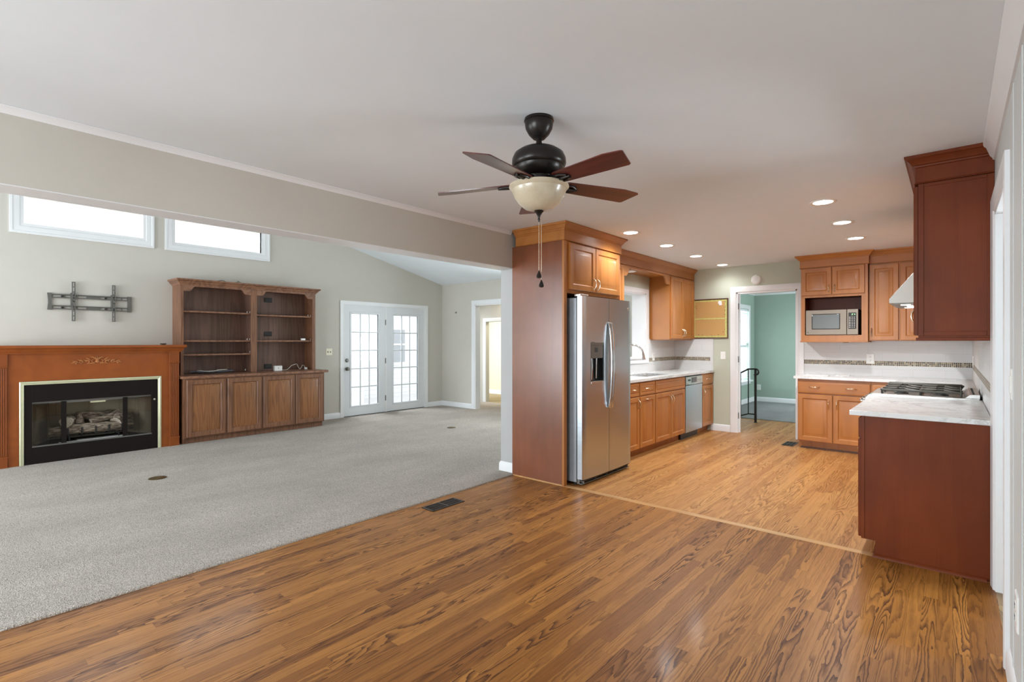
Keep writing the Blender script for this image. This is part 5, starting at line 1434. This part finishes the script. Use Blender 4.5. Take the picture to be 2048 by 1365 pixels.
for x, z in ((0.135, 0.166), (0.55, 0.166), (0.135, 0.031), (0.55, 0.031)):
    MB().lathe([(0, -0.02), (0.012, -0.019), (0.012, 0), (0, 0)], (x, 0, z), 10, 'y').build('bolt', 'black', t)

# ------------------------------------------------------------------ bookcase hutch
t = thing('bookcase_hutch', 'dark oak bookcase with open shelves over four cabinet doors', 'bookcase', (-7.50, 2.237, 0), L90)
BL_, BD = 1.945, 0.579
mb = MB().box(0, 0, 0.09, BL_, BD, 0.858).box(0.0, 0.06, 0, BL_, BD, 0.09)
mb.build('base_carcass', 'oak', t)
MB().prism([(0.06, 0), (0.06, 0.0), (0.0, 0.09), (0.06, 0.09)], 'x', 0, 0.02).build('kick_end', 'oak', t)
for x0, x1 in ((0.034, 0.502), (0.526, 0.978), (1.004, 1.470), (1.482, 1.918)):
    cdr = MB().raised(x0, 0.10, x1, 0.843, [(0, 0), (0, 0.014), (0.005, 0.019), (0.058, 0.019), (0.064, 0.012), (0.066, 0.004), (0.068, 0.004)]).build('cabinet_door', 'oak', t, angle=25)
    MB().raised(x0+0.067, 0.167, x1-0.067, 0.776, [(0, 0.003), (0, 0.006), (0.006, 0.006), (0.036, 0.0175), (0.038, 0.018)]).build('raised_panel', 'oak_door', cdr, angle=25)
MB().box(-0.027, -0.03, 0.858, 2.002, BD, 0.894).build('counter', 'oak_h', t, bevel=0.006)
# hutch: front plane at local y = 0.25
hy_ = 0.25; hx0, hx1 = 0.04, 1.935
zt = 2.125
mb = MB().box(hx0, hy_+0.02, 0.894, hx0+0.02, BD, zt).box(hx1-0.02, hy_+0.02, 0.894, hx1, BD, zt)
mb.build('side_panels', 'oak', t)
MB().box(hx0+0.02, BD-0.012, 0.894, hx1-0.02, BD, zt).build('back_panel', 'oak_back', t)
MB().box(hx0, hy_+0.02, 2.10, hx1, BD, zt).build('top_panel', 'oak_h', t)
for x0, x1 in ((hx0, hx0+0.036), (0.939, 1.024), (1.885, hx1)):
    MB().box(x0, hy_, 0.894, x1, hy_+0.02, zt).build('stile', 'oak', t, bevel=0.002)
MB().box(0.97, hy_+0.02, 0.894, 0.99, BD-0.012, 2.10).build('divider', 'oak_back', t)
for x0, x1 in ((hx0+0.036, 0.939), (1.024, 1.885)):
    LL = x1-x0
    p = [(x0+a, z) for a, z in arch(LL, zt, 2.02, 2.085, 0.09, 0.07)]
    MB().prism(p, 'y', hy_, hy_+0.02).build('arched_valance', 'oak_h', t)
for zc in (1.748, 1.35, 1.162):
    MB().box(hx0+0.02, hy_+0.03, zc-0.011, 0.97, BD-0.012, zc+0.011).build('shelf', 'oak_h', t, bevel=0.002)
for zc in (1.733, 1.35):
    MB().box(0.99, hy_+0.03, zc-0.011, hx1-0.02, BD-0.012, zc+0.011).build('shelf', 'oak_h', t, bevel=0.002)
HC_ = [(0, 2.10), (0.008, 2.10), (0.012, 2.115), (0.03, 2.13), (0.04, 2.15), (0.055, 2.158), (0.06, 2.165), (0.06, 2.18), (0, 2.18)]
MB().sweep([(hx0, BD), (hx0, hy_), (hx1, hy_), (hx1, BD)], HC_, lambda a, b, h: (a, b, h)).box(hx0, hy_, zt, hx1, BD, 2.178).build('crown', 'oak_h', t, angle=25)
for x, z in ((0.925, 1.775), (0.962, 1.775), (0.962, 1.375), (0.925, 1.375), (0.962, 1.19), (0.90, 0.93), (1.86, 1.76), (1.905, 1.76), (1.905, 1.375)):
    MB().lathe([(0, -0.012), (0.004, -0.012), (0.004, 0.012), (0, 0.012)], (x, hy_+0.1, z), 8).build('shelf_pin', 'plastic', t)
# things in and on the bookcase
for z, lab in ((1.985, 'dark outlet on the top shelf back panel of the bookcase'), (1.46, 'dark outlet on the middle shelf back panel of the bookcase'), (0.955, 'dark outlet just above the bookcase counter')):
    o = plate('shelf_outlet', lab, (XL+0.0135, 3.545+0.09-0.075, z), L90, 0.12, 0.072, mat='black', cat='outlet', kind='duplex_h')
def cable(name, label, pts, r, mat, cat='cable'):
    cu = []
    P_ = [Vector(p) for p in pts]
    for i in range(len(P_)-1):
        a, b, c, d = P_[max(i-1, 0)], P_[i], P_[i+1], P_[min(i+2, len(P_)-1)]
        for k in range(6):
            s = k/6
            cu.append(tuple(0.5*((2*b)+(c-a)*s+(2*a-5*b+4*c-d)*s*s+(3*b-a-3*c+d)*s**3)))
    cu.append(tuple(P_[-1]))
    return tag(MB().tube(cu, r, 6).build(name, mat), label, cat)
BC = 0.894
t = thing('junction_box', 'white outlet box standing on the bookcase counter with a cord', 'outlet box', (-7.86, 3.62, BC), L90)
MB().box(-0.058, -0.02, 0, 0.058, 0.03, 0.075).build('box', 'plastic', t, bevel=0.003)
MB().lathe([(0, -0.0225), (0.006, -0.0225), (0.006, -0.02), (0, -0.02)], (0.0, 0, 0.04), 10, 'y').build('jack', 'slot', t)
MB().tube([(0.058, 0.0, 0.01), (0.13, 0.01, 0.006), (0.17, 0.02, 0.02), (0.22, 0.02, 0.07), (0.28, 0.02, 0.09), (0.31, 0.02, 0.09), (0.34, 0.02, 0.03), (0.36, 0.02, 0.006), (0.385, 0.02, 0.04), (0.40, 0.02, 0.07), (0.43, 0.02, 0.06), (0.445, 0.015, 0.03)], 0.0035, 8).build('cord', 'cable_white', t)
MB().box(0.435, 0.0, 0.003, 0.475, 0.028, 0.032).build('plug', 'plastic', t, bevel=0.004)
t = thing('power_adapter', 'small white power adapter on the middle shelf of the bookcase', 'adapter', (-7.80, 3.99, 1.361), L90)
MB().box(-0.03, -0.02, 0, 0.03, 0.02, 0.03).build('body', 'plastic', t, bevel=0.005)
MB().box(0.03, -0.006, 0.008, 0.045, 0.006, 0.022).build('prongs', 'mountgrey', t)
cable('thin_cable', 'thin dark cord trailing along the upper shelf of the bookcase', [(-7.85, 3.285, 1.80), (-7.82, 3.31, 1.755), (-7.79, 3.40, 1.748), (-7.80, 3.6, 1.748), (-7.79, 3.8, 1.748)], 0.0035, 'cable_black')
rnd = random.Random(4)
for k, (mt, lab) in enumerate((('cable_black', 'black cable coiled in the heap on the bookcase counter'), ('cable_grey', 'grey cable looping through the heap on the bookcase counter'), ('cable_white', 'pale cable on top of the heap on the bookcase counter'))):
    pts = []
    for i in range((26, 22, 9)[k]):
        a = i*1.05+k
        cy = 2.55+0.36*(0.5-0.5*math.cos(i*0.37+k*1.3))+0.14*0
        pts.append((-7.92+0.1*math.sin(a)+rnd.uniform(-.02, .02), cy+0.11*math.cos(a)+rnd.uniform(-.03, .03), BC+0.006+k*0.012+0.018*abs(math.sin(i*1.7+k))))
    cable('cable', lab, pts, 0.0045, mt)
cable('loose_cable', 'thin black cord lying on top of the bookcase crown', [(-7.80, 2.42, 2.184), (-7.78, 2.55, 2.184), (-7.80, 2.72, 2.186), (-7.78, 2.80, 2.20), (-7.79, 2.86, 2.186), (-7.77, 2.96, 2.186), (-7.79, 3.02, 2.20), (-7.77, 3.0, 2.21), (-7.78, 3.06, 2.184), (-7.79, 3.14, 2.186)], 0.004, 'cable_black')
